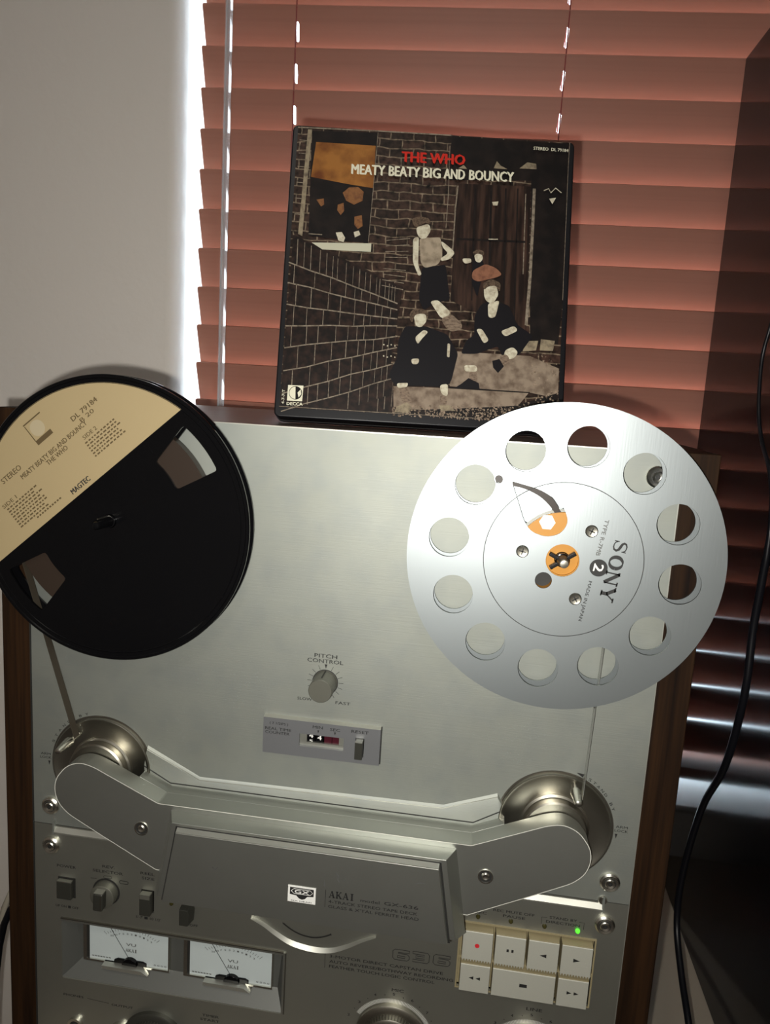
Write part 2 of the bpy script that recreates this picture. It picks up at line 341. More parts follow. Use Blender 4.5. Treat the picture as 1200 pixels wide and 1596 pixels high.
o = put('pale_cable', MB().tube(smooth_path([(-233, 215, -372), (-262, 200, -418), (-290, 180, -452), (-336, 160, -490), (-350, 150, -700), (-356, 150, -1079)]), 3.0, 10), CREAMC, angle=60)
o['label'] = 'pale cable curving down left of the deck above the black one'; o['category'] = 'cable'

# ================================================================== TAPE DECK
D = thing('tape_deck', 'silver reel to reel tape deck in walnut case with two tape reels', 'tape deck', (0, 128, -483))
XM = 199.6
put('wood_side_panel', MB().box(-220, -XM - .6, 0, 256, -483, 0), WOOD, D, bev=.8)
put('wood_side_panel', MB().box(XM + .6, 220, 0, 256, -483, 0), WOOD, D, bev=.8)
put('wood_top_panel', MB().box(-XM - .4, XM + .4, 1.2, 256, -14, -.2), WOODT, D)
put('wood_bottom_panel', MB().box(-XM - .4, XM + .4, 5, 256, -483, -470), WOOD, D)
put('rear_panel', MB().box(-XM - .4, XM + .4, 248, 255, -470, -14), GROOVE, D)
# upper faceplate, with the cut-outs under the counter
UP = put('upper_faceplate', MB().holed(rect(-XM, XM, -283, -.9), [rect(-14.4, 14.4, -202.6, -194.2)], -.2, 1.6), ALU, D)
put('plate_edge', MB().box(-XM, XM, -.35, 1.4, -.9, -.3), ALU_EDGE, D)
put('plate_edge', MB().box(XM, XM + .5, -.3, 1.5, -483, -.5), ALU_EDGE, D)
put('plate_edge', MB().box(-XM - .6, -XM + .5, -.5, 1.5, -483, -.5), GROOVE, D)
# lower faceplate
VU = (-180, -19.2, -400.6, -355.2); KB = (97.4, 181.8, -358.2, -311.0)
put('lower_faceplate', MB().holed(rect(-XM, XM, -483, -283.6), [rect(*VU), rect(*KB), rect(*(-121.2, -111.8, -339.5, -322.5)), circ(-146.5, -328.4, 9.3, 32)], -.2, 1.6), ALU_LOW, D)
put('plate_joint', MB().box(-XM, XM, .2, 1.2, -284.0, -282.6), GROOVE, D)
for sx in (-1, 1):
    lg = MB(); a = [(sx * 184, -284.2), (sx * 100, -284.2), (sx * 100, -288.4), (sx * 184, -288.4)]
    lg.prism(a, -2.6, 0.1, top=[(sx * 183.6, -287.4), (sx * 100, -287.4), (sx * 100, -288.3), (sx * 183.6, -288.3)])
    put('ledge', lg, ALU_EDGE, D); put('ledge_lip', MB().box(sx * 183.4, sx * 184.6, -2.4, 0, -289.4, -279.5), ALU, D)

def hexscrew(x, z, y=0, r=6.4, name='screw'):
    s = put(name, MB().lathe([(r * .56, y - 2.4), (r * .80, y - 2.8), (r * .97, y - 1.8), (r, y)], x, z, 40, caps=False), CHROME, D, angle=40)
    hb = put('screw_head', MB().lathe([(r * .22, y - 3.2), (r * .42, y - 3.6), (r * .50, y - 3.1), (r * .50, y - 1), (r * .6, y - .6)], x, z, 24, caps=False), CHROME, s)
    put('hex_recess', MB().lathe([(.01, y - 2.2), (r * .24, y - 2.3), (r * .24, y - 3.15)], x, z, 6, caps=False).ring(x, z, r * .50, r * .62, y - 2.45, y - 2.0, 32), GROOVE, s)
    put('screw_floor', MB().lathe([(r * .5, y - 2.0), (r * .62, y - 1.9)], x, z, 24), DARKSTEEL, s)
for sx in (-1, 1):
    for z in (-14.8, -269.0, -298.5): hexscrew(sx * 186.4, z)
put('small_screw', MB().lathe([(1.0, -1.2), (2.4, -1.4), (3.0, -.6), (3.1, 0)], 183.5, -282.2, 24), CHROME, D)

# captions on the upper plate
caption(D, [('PITCH', -.2, -141.9, 2.5, 14.5), ('CONTROL', -.4, -145.3, 2.5, 23)], -.32)
caption(D, [('SLOW', -12.6, -171.6, 1.9, 9.5), ('FAST', 12.2, -171.8, 1.9, 9.5)], -.32)
pk = (0.2, -159.1)
mbk = MB()
for i, a in enumerate((-58, -38, -18, 2, 22, 42, 66, 114, 138, 158, 178, 198)):
    c, s = math.cos(R_(a)), math.sin(R_(a)); mbk.stroke([(pk[0] + 8.6 * c, pk[1] + 8.6 * s), (pk[0] + 11.6 * c, pk[1] + 11.6 * s)], .28, -.32)
mbk.flat([(pk[0] - .9, pk[1] + 11.8), (pk[0] + .9, pk[1] + 11.8), (pk[0], pk[1] + 8.8)], -.32)
put('printed_scale', mbk, INK, D)
kn = put('pitch_knob', MB().lathe([(7.0, -15.6), (7.4, -15.2), (7.5, -1.0), (7.9, -.5), (7.9, -.2)], *pk, 64), KNOBM, D, label='grey cylindrical pitch knob')
put('knob_skirt', MB().ring(*pk, 7.5, 8.3, -.6, -.2), GROOVE, kn)
put('knob_pointer', MB().box(pk[0] - .35, pk[0] + .35, -12, -1, pk[1] + 7.3, pk[1] + 7.8), GROOVE, kn)
def arc_text(mb, body, cx, cz, r, a0, a1, cap, y, inward=False):
    n = len(body)
    for i, ch in enumerate(body):
        if ch == ' ': continue
        a = a0 + (a1 - a0) * i / (n - 1); text_mb(mb, ch, cx + r * math.cos(R_(a)), cz + r * math.sin(R_(a)), cap, y, cap * 1.2, a - 90)
HX, HZ = 149.2, -235.7
mt = MB(); arc_text(mt, 'STAND BY', -HX, HZ, 37.6, 158, 107, 1.7, -.32)
arc_text(mt, 'STAND BY', HX, HZ, 37.6, 60, 24, 1.7, -.32)
mt.stroke([(HX + 37.6 * math.cos(R_(a)), HZ + 37.6 * math.sin(R_(a))) for a in (74, 71, 67)], [0, 1.2, 2.4], -.32)
for cx in (-190, 189.8):
    text_mb(mt, 'ARM', cx, -231.6, 1.6, -.32, 7); text_mb(mt, 'LOCK', cx, -234.2, 1.6, -.32, 8)
    ax = cx + (2.6 if cx < 0 else -2.8); mt.flat([(ax - .8, -236.4), (ax + .8, -236.4), (ax, -239.6)], -.32)
put('printed_caption', mt, INK, D)

# real time counter
mc = MB().holed(rect(-38.2, 37.6, -209.6, -185.6), [rect(-14.4, 14.4, -202.6, -194.0), rect(22.0, 27.6, -205.2, -192.6)], -3.0, -.2)
CN = put('counter_panel', mc, PANELG, D, bev=0, label='grey counter panel with minutes and seconds window')
put('panel_bevel', MB().prism(rect(-38.2, 37.6, -185.6, -184.3), -3.0, -.2, top=rect(-38.2, 37.6, -185.6, -185.5)), ALU_EDGE, CN)
put('panel_shadow_gap', MB().box(37.6, 38.3, -.6, -.2, -209.6, -184.4), GROOVE, CN)
wf = MB(); wf.box(-14.4, -10.0, -.6, 1, -202.6, -194.0); wf.box(11.0, 14.4, -.6, 1, -202.6, -194.0)
wf.prism(rect(-10.0, 11.0, -202.6, -200.3), -.6, 1); wf.box(-10.0, 11.0, -.6, 1, -194.4, -194)
put('window_surround', wf, KEYBED if False else ALU_LOW, CN)
for i, x in enumerate((-7.4, -1.9, 3.6, 8.8)):
    w_ = put('digit_wheel', MB().box(x - 2.4, x + 2.4, .6, 3, -200.5, -194.3), BLACKP if i < 2 else mat('red_digit_wheel', (0.045, 0.006, 0.012), .3), CN)
    if i < 2:
        mbd = MB(); text_mb(mbd, '4', x, -196.3 - (.9 if i else 0), 2.9, .5, 2.6, 0, .02)
        if i == 0: text_mb(mbd, '5', x, -199.9, 1.6, .5, 2.2)
        put('digit', mbd, WHITE, w_)
rb = put('reset_button', MB().box(22.4, 27.2, -8.0, 1, -204.8, -193.2), KNOBD, CN, bev=.4)
put('button_top', MB().box(22.6, 27.0, -8.1, -2, -193.3, -192.9), ALU_LOW, rb)
caption(CN, [('MIN', -2.6, -188.5, 1.9, 6.5), ('SEC', 8.6, -188.9, 1.9, 6.5), ('RESET', 24.6, -188.4, 1.9, 11), ('REAL TIME', -28.4, -192.8, 1.9, 17), ('COUNTER', -28.8, -195.4, 1.9, 16), ('( 7 1/2IPS )', -28.0, -189.0, 1.6, 12)], -3.1)
tr = MB()
for x in (-2.2, 8.6): tr.flat([(x - .6, -190.5), (x + .6, -190.5), (x, -192.6)], -3.1)
put('printed_pointer', tr, INK, CN)

# tension discs, pins
for sx in (-1, 1):
    cx = sx * HX
    dd = put('tension_disc', MB().lathe([(19, -.5), (25, -.5), (32.0, -1.6), (33.0, -2.2), (33.9, -2.4), (34.6, -1.6), (34.8, -.2)], cx, HZ, 96, caps=False), STEEL, D, label='round steel dish behind the tape guide arm')
    put('disc_groove', MB().ring(cx, HZ, 34.8, 36.0, -.35, -.2, 96), DARKSTEEL, dd)
    put('disc_drum', MB().lathe([(15.5, -9.2), (18.6, -9.2), (19.6, -8.4), (19.8, -3), (21.2, -2.4), (21.4, 2.0)], cx, HZ, 72), STEEL, dd)
    px, pz = (-166.2, -214.8) if sx < 0 else (158.5, -206.5)
    gp = put('guide_pin', MB().lathe([(1.0, -25.5), (1.9, -25.0), (3.4, -12.0), (3.0, -10.5), (1.7, -9.5), (1.7, -.5)], px, pz, 28), CHROME, D, label='tapered chrome tape guide pin')
# flange under the cover
fpz = [(-117, -216.5), (-80.7, -234.2), (80, -231.8), (113, -219.5), (117, -226), (118, -246), (-119, -246), (-120, -231)]
mbf = MB().prism(fpz, -1.7, -.2, top=[(-117.2, -219), (-80.2, -236.4), (79.6, -234), (113.4, -222), (116, -226), (117, -246), (-118, -246), (-119, -231)])
put('cover_flange', mbf, ALU, D)
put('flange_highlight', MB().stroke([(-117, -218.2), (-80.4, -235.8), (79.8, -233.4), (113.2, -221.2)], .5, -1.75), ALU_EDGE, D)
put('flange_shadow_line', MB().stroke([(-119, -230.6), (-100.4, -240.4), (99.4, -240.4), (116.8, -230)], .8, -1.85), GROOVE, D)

# tape transport cover: centre block plus the two arms, open under the arms' ends
HOOD = [(-99, -242.2), (-130, -228.6), (-143, -222.8), (-152, -221.0), (-161, -224.6), (-168.2, -234), (-169.4, -242), (-167.2, -250.5), (-160.5, -257.5), (-138, -269.2), (-100, -288.4)]
HOOD = HOOD + [(-x, z) for x, z in HOOD[::-1]]
HOOD = rounded(HOOD, [1.2, 1.2, 7, 7, 7, 7, 7, 7, 7, 4, .3, .3, 4, 7, 7, 7, 7, 7, 7, 7, 1.2, 1.2], 4)
mh = MB().prism(HOOD, -24, -10)
HB = [(-99, -242.2), (-118.5, -233.6), (-118.5, -279.0), (-100, -288.4)]; HB = HB + [(-x, z) for x, z in HB[::-1]]
mh.prism([(x * .9995, z + (.05 if z < -260 else -.05)) for x, z in HB], -10.02, -.2)
HC = put('transport_cover', mh, ALU_COVER, D, bev=.35, label='brushed aluminium cover over the tape guides', angle=28)
pe = MB(); n = len(HOOD)
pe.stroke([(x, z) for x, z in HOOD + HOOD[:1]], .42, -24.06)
put('cover_highlight', pe, mat('edge_highlight', (0.75, 0.75, 0.68), .5, .3), HC)  # highlight along the cover's front edges, painted as a pale line
for x in (-110, 109):
    r = 3.9; s = put('cover_screw', MB().ring(x, -261, r, r + .7, -24.6, -24, 40), CHROME, HC)
    put('screw_well', MB().lathe([(.01, -24.12), (r, -24.15)], x, -261, 40, caps=False), GROOVE, s)
    put('screw_head', MB().lathe([(.8, -24.5), (1.8, -24.9), (2.5, -24.3), (2.7, -24.0)], x, -261, 24), CHROME, s)
# head door block
FR0 = [(-90.5, -245.6), (90.5, -245.6), (100, -301), (-100, -301)]; FR1 = [(-85, -246.4), (85, -246.4), (94, -298), (-94, -298)]
DF = put('door_frame', MB().prism(FR0, -35.5, -23.9, top=FR1), ALU_COVER, HC, bev=.3)
put('door_gap', MB().prism([(-82.2, -248.2), (82.2, -248.2), (91.0, -300), (-91.0, -300)], -35.7, -35.4), GROOVE, DF)
DR0 = [(-81.2, -249.0), (81.2, -249.0), (89.6, -299.2), (-89.6, -299.2)]; DR1 = [(-80.9, -250.8), (80.9, -250.8), (89.2, -298.6), (-89.2, -298.6)]
DR = put('head_door', MB().prism(DR0, -39, -35.6, top=DR1), ALU_COVER, HC, bev=.15, label='wide hinged front door of the head cover')
put('door_bevel', MB().prism([(-81.1, -248.8), (81.1, -248.8), (80.9, -251.1), (-80.9, -251.1)], -38.9, -35.7, top=[(-80.9, -250.2), (80.9, -250.2), (80.8, -251.1), (-80.8, -251.1)]), ALU_EDGE, DR)
bg = put('badge', MB().prism(rect(-8.8, 8.4, -285.0, -274.2), -39.3, -39), WHITE, DR, label='small black and white badge')
mbb = MB().flat([(-7.6, -275.2), (7.2, -275.2), (7.2, -280), (3.4, -280.4), (1.8, -282.2), (0, -282.8), (-1.8, -282.2), (-3.6, -280.4), (-7.6, -280)], -39.4)
mbb.ring(-.2, -279.6, .01, .02, -39.4, -39.35, 4); text_mb(mbb, 'GX HEAD', -.2, -284.0, .9, -39.4, 13)
put('badge_field', mbb, INK, bg)
mbb = MB(); mbb.stroke([(-6.8, -277.6), (-5, -276), (5, -276), (6.6, -277.6), (5, -279.2), (-5, -279.2), (-6.8, -277.6)], .35, -39.5); text_mb(mbb, 'GX', -.1, -277.7, 2.2, -39.5, 9, 0, .03)
put('badge_letters', mbb, WHITE, bg)
ma = MB(); x = 16.4
for ch in 'AKAI': serif(ma, ch, x, -278.8, 3.7 if ch != 'I' else 2.8, 4.4, -39.1); x += 4.15 if ch != 'A' else 4.3
ma.stroke([(14.4, -274), (14.4, -285.6)], .3, -39.1)
put('maker_name', ma, INK, DR)
caption(DR, [('model', 41.6, -277.6, 2.0, 11.5), ('GX-636', 60.4, -277.4, 2.2, 20.5, 0, .02), ('4-TRACK STEREO TAPE DECK', 43.4, -281.4, 1.9, 54), ('GLASS & X\'TAL FERRITE HEAD', 43.9, -284.7, 1.9, 55)], -39.1)
put('scratch', MB().stroke([(20, -262), (22, -264), (21.2, -266), (22.6, -268)], .3, -39.06).stroke([(13.5, -268.5), (13.2, -270.5), (14, -272)], .3, -39.06).stroke([(-57, -270), (-55, -271.4), (-53.6, -269.6)], .4, -39.06).stroke([(68, -262), (71, -260.6), (74, -261)], .3, -39.06), PANELG, DR)

# finger scoop under the door
def qb(p0, p1, p2, n=16): return [((1 - t) ** 2 * p0[0] + 2 * t * (1 - t) * p1[0] + t * t * p2[0], (1 - t) ** 2 * p0[1] + 2 * t * (1 - t) * p1[1] + t * t * p2[1]) for t in [i / n for i in range(n + 1)]]
arc = [(-42.6, -331.0), (-34, -335.0), (-26, -340.2), (-16, -345.6), (-6, -348.0), (4, -348.6), (14, -347.0), (24, -342.2), (33, -336.4), (42.6, -331.2)]
arc = [(p[0], p[1]) for p in smooth_path([(a, b, 0) for a, b in arc], 4)]
ms = MB(); k = len(arc); th_ = [max(.2, 2.7 * math.sin(math.pi * min(1, max(0, i / (k - 1)))) ** .5) for i in range(k)]
lo = [(x, -2.6, z + .3) for x, z in arc]; hi = [(x, -.15, z + t) for (x, z), t in zip(arc, th_)]; bt = [(x, -.15, z - .4) for x, z in arc]
ms.add(lo + hi + bt, [(i, i + 1, k + i + 1, k + i) for i in range(k - 1)] + [(2 * k + i, 2 * k + i + 1, i + 1, i) for i in range(k - 1)])
put('finger_scoop', ms, ALU_EDGE, D, label='curved bright lip of the finger recess', angle=60)
sl_ = [(-21, -331.6), (-15, -335.6), (-8, -338.4), (0, -339.2), (7, -337.6), (12.6, -334.8)]
put('scoop_slot', MB().stroke([(a, b) for a, b, _ in smooth_path([(a, b, 0) for a, b in sl_], 4)], [.5] + [1.1] * 19 + [1.5], -.34), GROOVE, D)

# VU meters
V0, V1, W0, W1 = VU
vb = MB(); vb.add([(V0, 0, W1), (V1, 0, W1), (V1, 0, W0), (V0, 0, W0), (V0 + 3, 10, W1), (V1 - 3, 10, W1), (V1 - 6, 10, W0 + 10), (V0 + 11, 10, W0 + 10)],
                  [(0, 1, 5, 4), (1, 2, 6, 5), (2, 3, 7, 6), (3, 0, 4, 7), (4, 5, 6, 7)])
MBZ = put('meter_recess', vb, mat('grey_recess', (0.105, 0.108, 0.10), .5, .4), D, label='sloped recess holding two level meters')
bm_ = MB().box(V0, V1, -1.4, -.2, W1, W1 + 1.5).box(V1 - .2, V1 + 1.2, -1.2, -.2, W0, W1 + 1.5); put('recess_lip', bm_, ALU_EDGE if False else ALU_COVER, MBZ)
put('recess_lip', MB().box(V0, V1, -1.5, -.2, W1 + 1.4, W1 + 2.2).box(V1 + 1.2, V1 + 1.8, -1.2, -.2, W0, W1 + 1.5), DARKSTEEL, MBZ)
put('recess_lip', MB().box(V0 + 1, V1, -.6, -.2, W0 - .5, W0), ALU_EDGE, MBZ)
for mi, (x0, x1) in enumerate(((-167.4, -103.2), (-92.6, -28.2))):
    z0, z1 = -390.0, -357.0; m_ = put('level_meter', MB().holed(rect(x0, x1, z0, z1), [rect(x0 + 2.6, x1 - .8, z0 + 1.4, z1 - .8)], 6.4, 10), CHROME, MBZ, label='left level meter with needle' if mi == 0 else 'right level meter with needle')
    put('dial', MB().box(x0 + 2.6, x1 - .8, 7.6, 9.9, z0 + 1.4, z1 - .8), DIAL, m_)
    put('inner_frame', MB().box(x0 + 2.6, x0 + 4.2, 7.2, 7.6, z0 + 1.4, z1 - .8), GROOVE, m_)
    cx = (x0 + x1) / 2 + 3.2; y = 7.5; pr = MB(); pz = -386.6
    rs = 23.6
    for i in range(21):
        a = R_(128 - i * 3.9); ln = 1.6 if i % 4 else 2.8
        pr.stroke([(cx + rs * math.cos(a) * 1.25, pz + rs * math.sin(a)), (cx + (rs + ln) * math.cos(a) * 1.25, pz + (rs + ln) * math.sin(a))], .3, y)
    for i, t in enumerate(('20', '10', '7', '5', '3', '2', '1', '0', '1', '2', '3')):
        a = R_(122 - i * 6.6); text_mb(pr, t, cx + 21.6 * math.cos(a) * 1.25, pz + 21.4 * math.sin(a), 1.3, y, 1.3 * len(t))
    text_mb(pr, 'VU', cx, -373.6, 2.3, y, 7.4)
    xx = cx - 4.2
    for ch in 'AKAI': serif(pr, ch, xx, -379.4, 2.1, 2.5, y); xx += 2.25
    for i in range(4): text_mb(pr, '0', x1 - 11 + i * 2.6, -386.6, 1.3, y, 1.6)
    for i in range(7): pr.stroke([(x0 + 6 + i * 2.1, -386.4), (x0 + 7.5 + i * 2.1, -386.6)], .8, y)
    put('printed_scale', pr, INKG, m_)
    nt_ = (cx - 15.6, -361.0); put('needle', MB().stroke([(cx - 1, -384.5), nt_], .42, 6.9), INK, m_)
    pv = MB().prism([(cx + 5.6 * math.cos(R_(a)), -388.2 + 5.2 * math.sin(R_(a))) for a in range(0, 181, 12)], 4.6, 7.5)
    pv.prism([(cx - 12, -388.4), (cx - 12, -386.2), (cx - 9.4, -385), (cx + 9.4, -385), (cx + 12, -386.2), (cx + 12, -388.4)], 6.0, 7.5)
    put('needle_pivot', pv, BLACKP, m_, bev=.3)
    put('meter_foot', MB().prism([(x0 + 16, -388.6), (x0 + 45, -388.6), (x0 + 50, -391.6), (x0 + 16, -391.0)], 2.0, 8), ALU_EDGE, m_)

# key bank
kb = put('key_bed', MB().box(KB[0], KB[1], 3, 5, KB[2], KB[3]).box(KB[0], KB[1], -1.2, 3, -336.4, -334.6), KEYBED, D, label='beige bed of the transport keys')
put('bed_frame', MB().holed(rect(KB[0] - 1, KB[1] + 1, KB[2] - .8, KB[3] + 1), [rect(*KB)], -.9, -.2), KEYBED, kb)
xs = [98.3, 119.0, 139.7, 160.4, 181.1]
keys = [(xs[i] + .5, xs[i + 1] - .5, -333.0, -311.8) for i in range(4)] + [(xs[0] + .5, xs[1] - .5, -357.4, -336.8), (xs[1] + .5, xs[3] - .5, -357.4, -336.8), (xs[3] + .5, xs[4] - .5, -357.4, -336.8)]
kl = ['record key with a red dot', 'pause key', 'reverse play key', 'forward play key', 'fast rewind key', 'wide stop key', 'fast forward key']
for i, (x0, x1, z0, z1) in enumerate(keys):
    d = -6.2 if i < 4 else -4.6
    K = put('transport_key', MB().prism(rect(x0, x1, z0, z1), d + .5, 3, top=rect(x0 + .4, x1 - .4, z0 + .2, z1 - .6)), KEYBED, D, bev=.15, label='silver ' + kl[i])
    put('key_cap', MB().prism(rect(x0 + .3, x1 - .3, z0 + .1, z1 - 1.0), d, d + .5, top=rect(x0 + .5, x1 - .5, z0 + .2, z1 - 1.3)), ALU_KEY, K, bev=.12)
    cx, cz = (x0 + x1) / 2, (z0 + z1) / 2; s = MB(); yy = d - .12
    if i == 0: s.flat(circ(cx - .2, cz, 1.5, 20), yy)
    if i == 1: s.flat(rect(cx - 2.2, cx - .8, cz - 1.1, cz + .9), yy); s.flat(rect(cx + .8, cx + 2.2, cz - 1.1, cz + .9), yy)
    if i == 2: s.flat([(cx - 2.2, cz), (cx + 2.0, cz - 1.3), (cx + 2.0, cz + 1.3)], yy)
    if i == 3: s.flat([(cx + 2.2, cz), (cx - 2.0, cz - 1.3), (cx - 2.0, cz + 1.3)], yy)
    if i == 4: [s.flat([(cx - 1.6 + q, cz), (cx + 1.4 + q, cz - 1.2), (cx + 1.4 + q, cz + 1.2)], yy) for q in (-2.2, 2.2)]
    if i == 5: s.flat(rect(cx - 2.4, cx + 2.4, cz - 1.3, cz + 1.1), yy)
    if i == 6: [s.flat([(cx + 1.6 + q, cz), (cx - 1.4 + q, cz - 1.2), (cx - 1.4 + q, cz + 1.2)], yy) for q in (-2.2, 2.2)]
    put('key_symbol', s, RED if i == 0 else INK, K)
    if i < 4:
        t = MB(); q = x0 + .6
        while q < x1 - 1.4: t.prism([(q, z0 + .2), (q + .55, z0 - 1.5), (q + 1.1, z0 + .2)], -5.9, -1); q += 1.75
        put('key_teeth', t, ALU_KEY, K, kind='stuff')
for i, x in enumerate((107.7, 128.6, 149.8, 170.5)):
    put('indicator_lamp', MB().lathe([(.01, -2.2), (.9, -1.9), (1.4, -1.1), (1.5, -.2)], x, -305.9, 20, caps=False), GREENL if i == 3 else LEDD, D, label='lit green indicator lamp' if i == 3 else None)
caption(D, [('REC', 109.4, -303.0, 1.8, 7), ('REC MUTE OFF', 130.0, -299.6, 1.8, 26), ('PAUSE', 130.4, -302.8, 1.8, 14), ('STAND BY', 161.0, -299.2, 1.8, 17), ('DIRECTION', 161.0, -302.4, 1.8, 21)], -.32)
put('printed_line', MB().stroke([(147.6, -304.6), (147.6, -299.8), (151, -299.8)], .3, -.32), INK, D)
put('printed_line', MB().stroke([(174, -304.6), (174, -299.8), (171, -299.8)], .3, -.32), INK, D)
# left controls
pb = put('power_button', MB().box(-181.2, -170.4, -4.2, 0, -336.4, -323.2), KNOBD, D, bev=.5, label='square power button')
put('button_top', MB().box(-180.8, -170.8, -4.0, -1, -323.3, -322.9), ALU_LOW, pb)
put('button_gap', MB().holed(rect(-182, -169.2, -337, -322), [rect(-181.2, -170.4, -336.4, -323.2)], -.5, -.2), GROOVE, pb)
rk = put('selector_knob', MB().lathe([(8.0, -7.0), (8.6, -6.6), (8.8, .5)], -146.5, -328.4, 48), KNOBM, D, label='round speed selector knob with a pointer bar')
bar = MB().prism([(-150.0, -334.6), (-143.0, -334.6), (-142.6, -321.6), (-149.6, -321.6)], -13, -6.8); put('pointer_bar', bar, KNOBD, rk, bev=1.2)
put('pointer_line', MB().box(-144.3, -143.9, -13.1, -12.8, -333, -323), BROWN, rk)
put('bar_top', MB().box(-149.2, -143, -12.4, -7.4, -321.65, -321.3), ALU_EDGE, rk)
put('knob_gap', MB().ring(-146.5, -328.4, 8.9, 9.9, -.5, -.2), GROOVE, rk)
ss = put('slide_switch', MB().box(-120.4, -112.6, -5, 1, -339.0, -323.4), KNOBD, D, bev=.5, label='small tall slide switch')
put('switch_top', MB().box(-120.0, -113, -5.1, -1, -326.4, -323.0), ALU_LOW, ss)
put('timer_switch', MB().prism([(-90.8, -339.6), (-83.0, -339.6), (-82.4, -331), (-83.4, -326.6), (-90.8, -326.2)], -8, -.2, top=[(-90.6, -339.4), (-84.6, -339.4), (-83.6, -331), (-85.0, -327.8), (-90.6, -327.6)]), KNOBD, D, bev=.3)
put('indicator_lamp', MB().lathe([(.01, -1.2), (1.2, -1.0), (1.5, -.2)], -99.2, -330, 16, caps=False), LEDD, D)
caption(D, [('POWER', -175.8, -313.7, 2.0, 14), ('UP ON \u25a0 OFF', -175.6, -344.6, 1.8, 17), ('REV.', -144.8, -309.4, 2.0, 9), ('SELECTOR', -145.4, -313.3, 2.0, 22), ('REEL', -116.6, -310.2, 1.9, 10), ('SIZE', -116.2, -313.8, 1.9, 9), ('5\'-7\' \u25a0 10 1/2\'', -115.8, -344.0, 1.8, 18), ('TIMER', -101, -322.8, 1.6, 9), ('ON/OFF', -86.4, -344.0, 1.8, 12.5)], -.32)
sm = MB()
sm.stroke([(p[0], p[1]) for p in rrect(-148.4, -142.6, -318.3, -316.4, .9) + [(-142.6, -317.3)]], .25, -.32)
sm.stroke([(p[0], p[1]) for p in rrect(-136.8, -130.6, -320.6, -318.4, 1.0) + [(-130.6, -319.5)]], .45, -.32); sm.stroke([(-158, -319.6), (-153.6, -319.4)], .4, -.32)
put('printed_symbols', sm, INK, D)
# text block in the middle
caption(D, [('3-MOTOR DIRECT CAPSTAN DRIVE', 12.2, -351.0, 2.1, 76, 0, 0, 'L'), ('AUTO REVERSE/BOTHWAY RECORDING', 12.2, -354.9, 2.1, 83, 0, 0, 'L'), ('FEATHER TOUCH LOGIC CONTROL', 12.2, -358.6, 2.1, 71, 0, 0, 'L')], -.32)
put('printed_line', MB().stroke([(9.2, -349.4), (9.2, -360.4)], .3, -.32), INK, D)
n6 = MB()
def digit(segs, x, z):
    for s_ in segs: n6.stroke([(x + a, z + b) for a, b in s_], .42, -.32)
six = [[(11, 7.6), (1.4, 7.6), (0, 6.2), (0, 1.4), (1.4, 0), (9.6, 0), (11, 1.4), (11, 3.4), (9.6, 4.8), (3.4, 4.8), (3.4, 5.6), (11, 5.6), (11, 7.6)], [(3.2, 1.7), (8.2, 1.7), (8.2, 3.1), (3.2, 3.1), (3.2, 1.7)]]
three = [[(0, 7.6), (9.6, 7.6), (11, 6.2), (11, 1.4), (9.6, 0), (0, 0), (0, 1.8), (7.8, 1.8), (7.8, 3.0), (2, 3.0), (2, 4.6), (7.8, 4.6), (7.8, 5.8), (0, 5.8), (0, 7.6)]]
digit(six, 54.4, -346.0); digit(three, 67.6, -345.6); digit(six, 81.2, -345.4)
put('model_number', n6, INK, D)
# bottom row
caption(D, [('PHONES', -171.4, -414.4, 1.7, 15), ('OUTPUT', -134.6, -416.4, 1.7, 16), ('TIMER', -69.6, -412.2, 1.8, 12), ('START', -70, -415.6, 1.8, 14), ('MIC', 59.4, -368.8, 2.2, 8), ('LINE', 148.8, -366.8, 2.2, 10)], -.32)
put('printed_line', MB().stroke([(-161, -414.8), (-144.6, -415.8)], .3, -.32), INK, D)
for x, z, r in ((-169.6, -436.6, 5.4), (-135.6, -436.2, 7.4)):
    j = put('jack_socket', MB().ring(x, z, r * .66, r, -2.6, -.2, 40), CHROME, D, label='chrome headphone socket' if r < 6 else 'chrome ringed output socket')
    put('socket_hole', MB().lathe([(.01, -.4), (r * .7, -.4)], x, z, 32, caps=False), GROOVE, j)
def bigknob(x, z, r, h, ml, lbl):
    k = put('level_knob', MB().lathe([(r * .70, -h), (r * .76, -h + 1), (r * .80, -4.5), (r * .95, -4.0), (r, -3.2), (r, -.2)], x, z, 72), ml, D, label=lbl)
    rg = MB()
    for i in range(56):
        a = 2 * math.pi * i / 56; c, s_ = math.cos(a), math.sin(a); t = (-s_, c)
        rg.add([(x + r * .80 * c + t[0] * .3, -h + 1.5, z + r * .80 * s_ + t[1] * .3), (x + r * .80 * c - t[0] * .3, -h + 1.5, z + r * .80 * s_ - t[1] * .3), (x + r * .83 * c - t[0] * .3, -4.6, z + r * .83 * s_ - t[1] * .3), (x + r * .83 * c + t[0] * .3, -4.6, z + r * .83 * s_ + t[1] * .3)], [(0, 1, 2, 3)])
    put('knob_knurl', rg, DARKSTEEL, k, kind='stuff')
    put('knob_inner', MB().lathe([(r * .5, -h - 8), (r * .56, -h - 7.4), (r * .58, -h)], x, z, 56), ml, k)
    return k
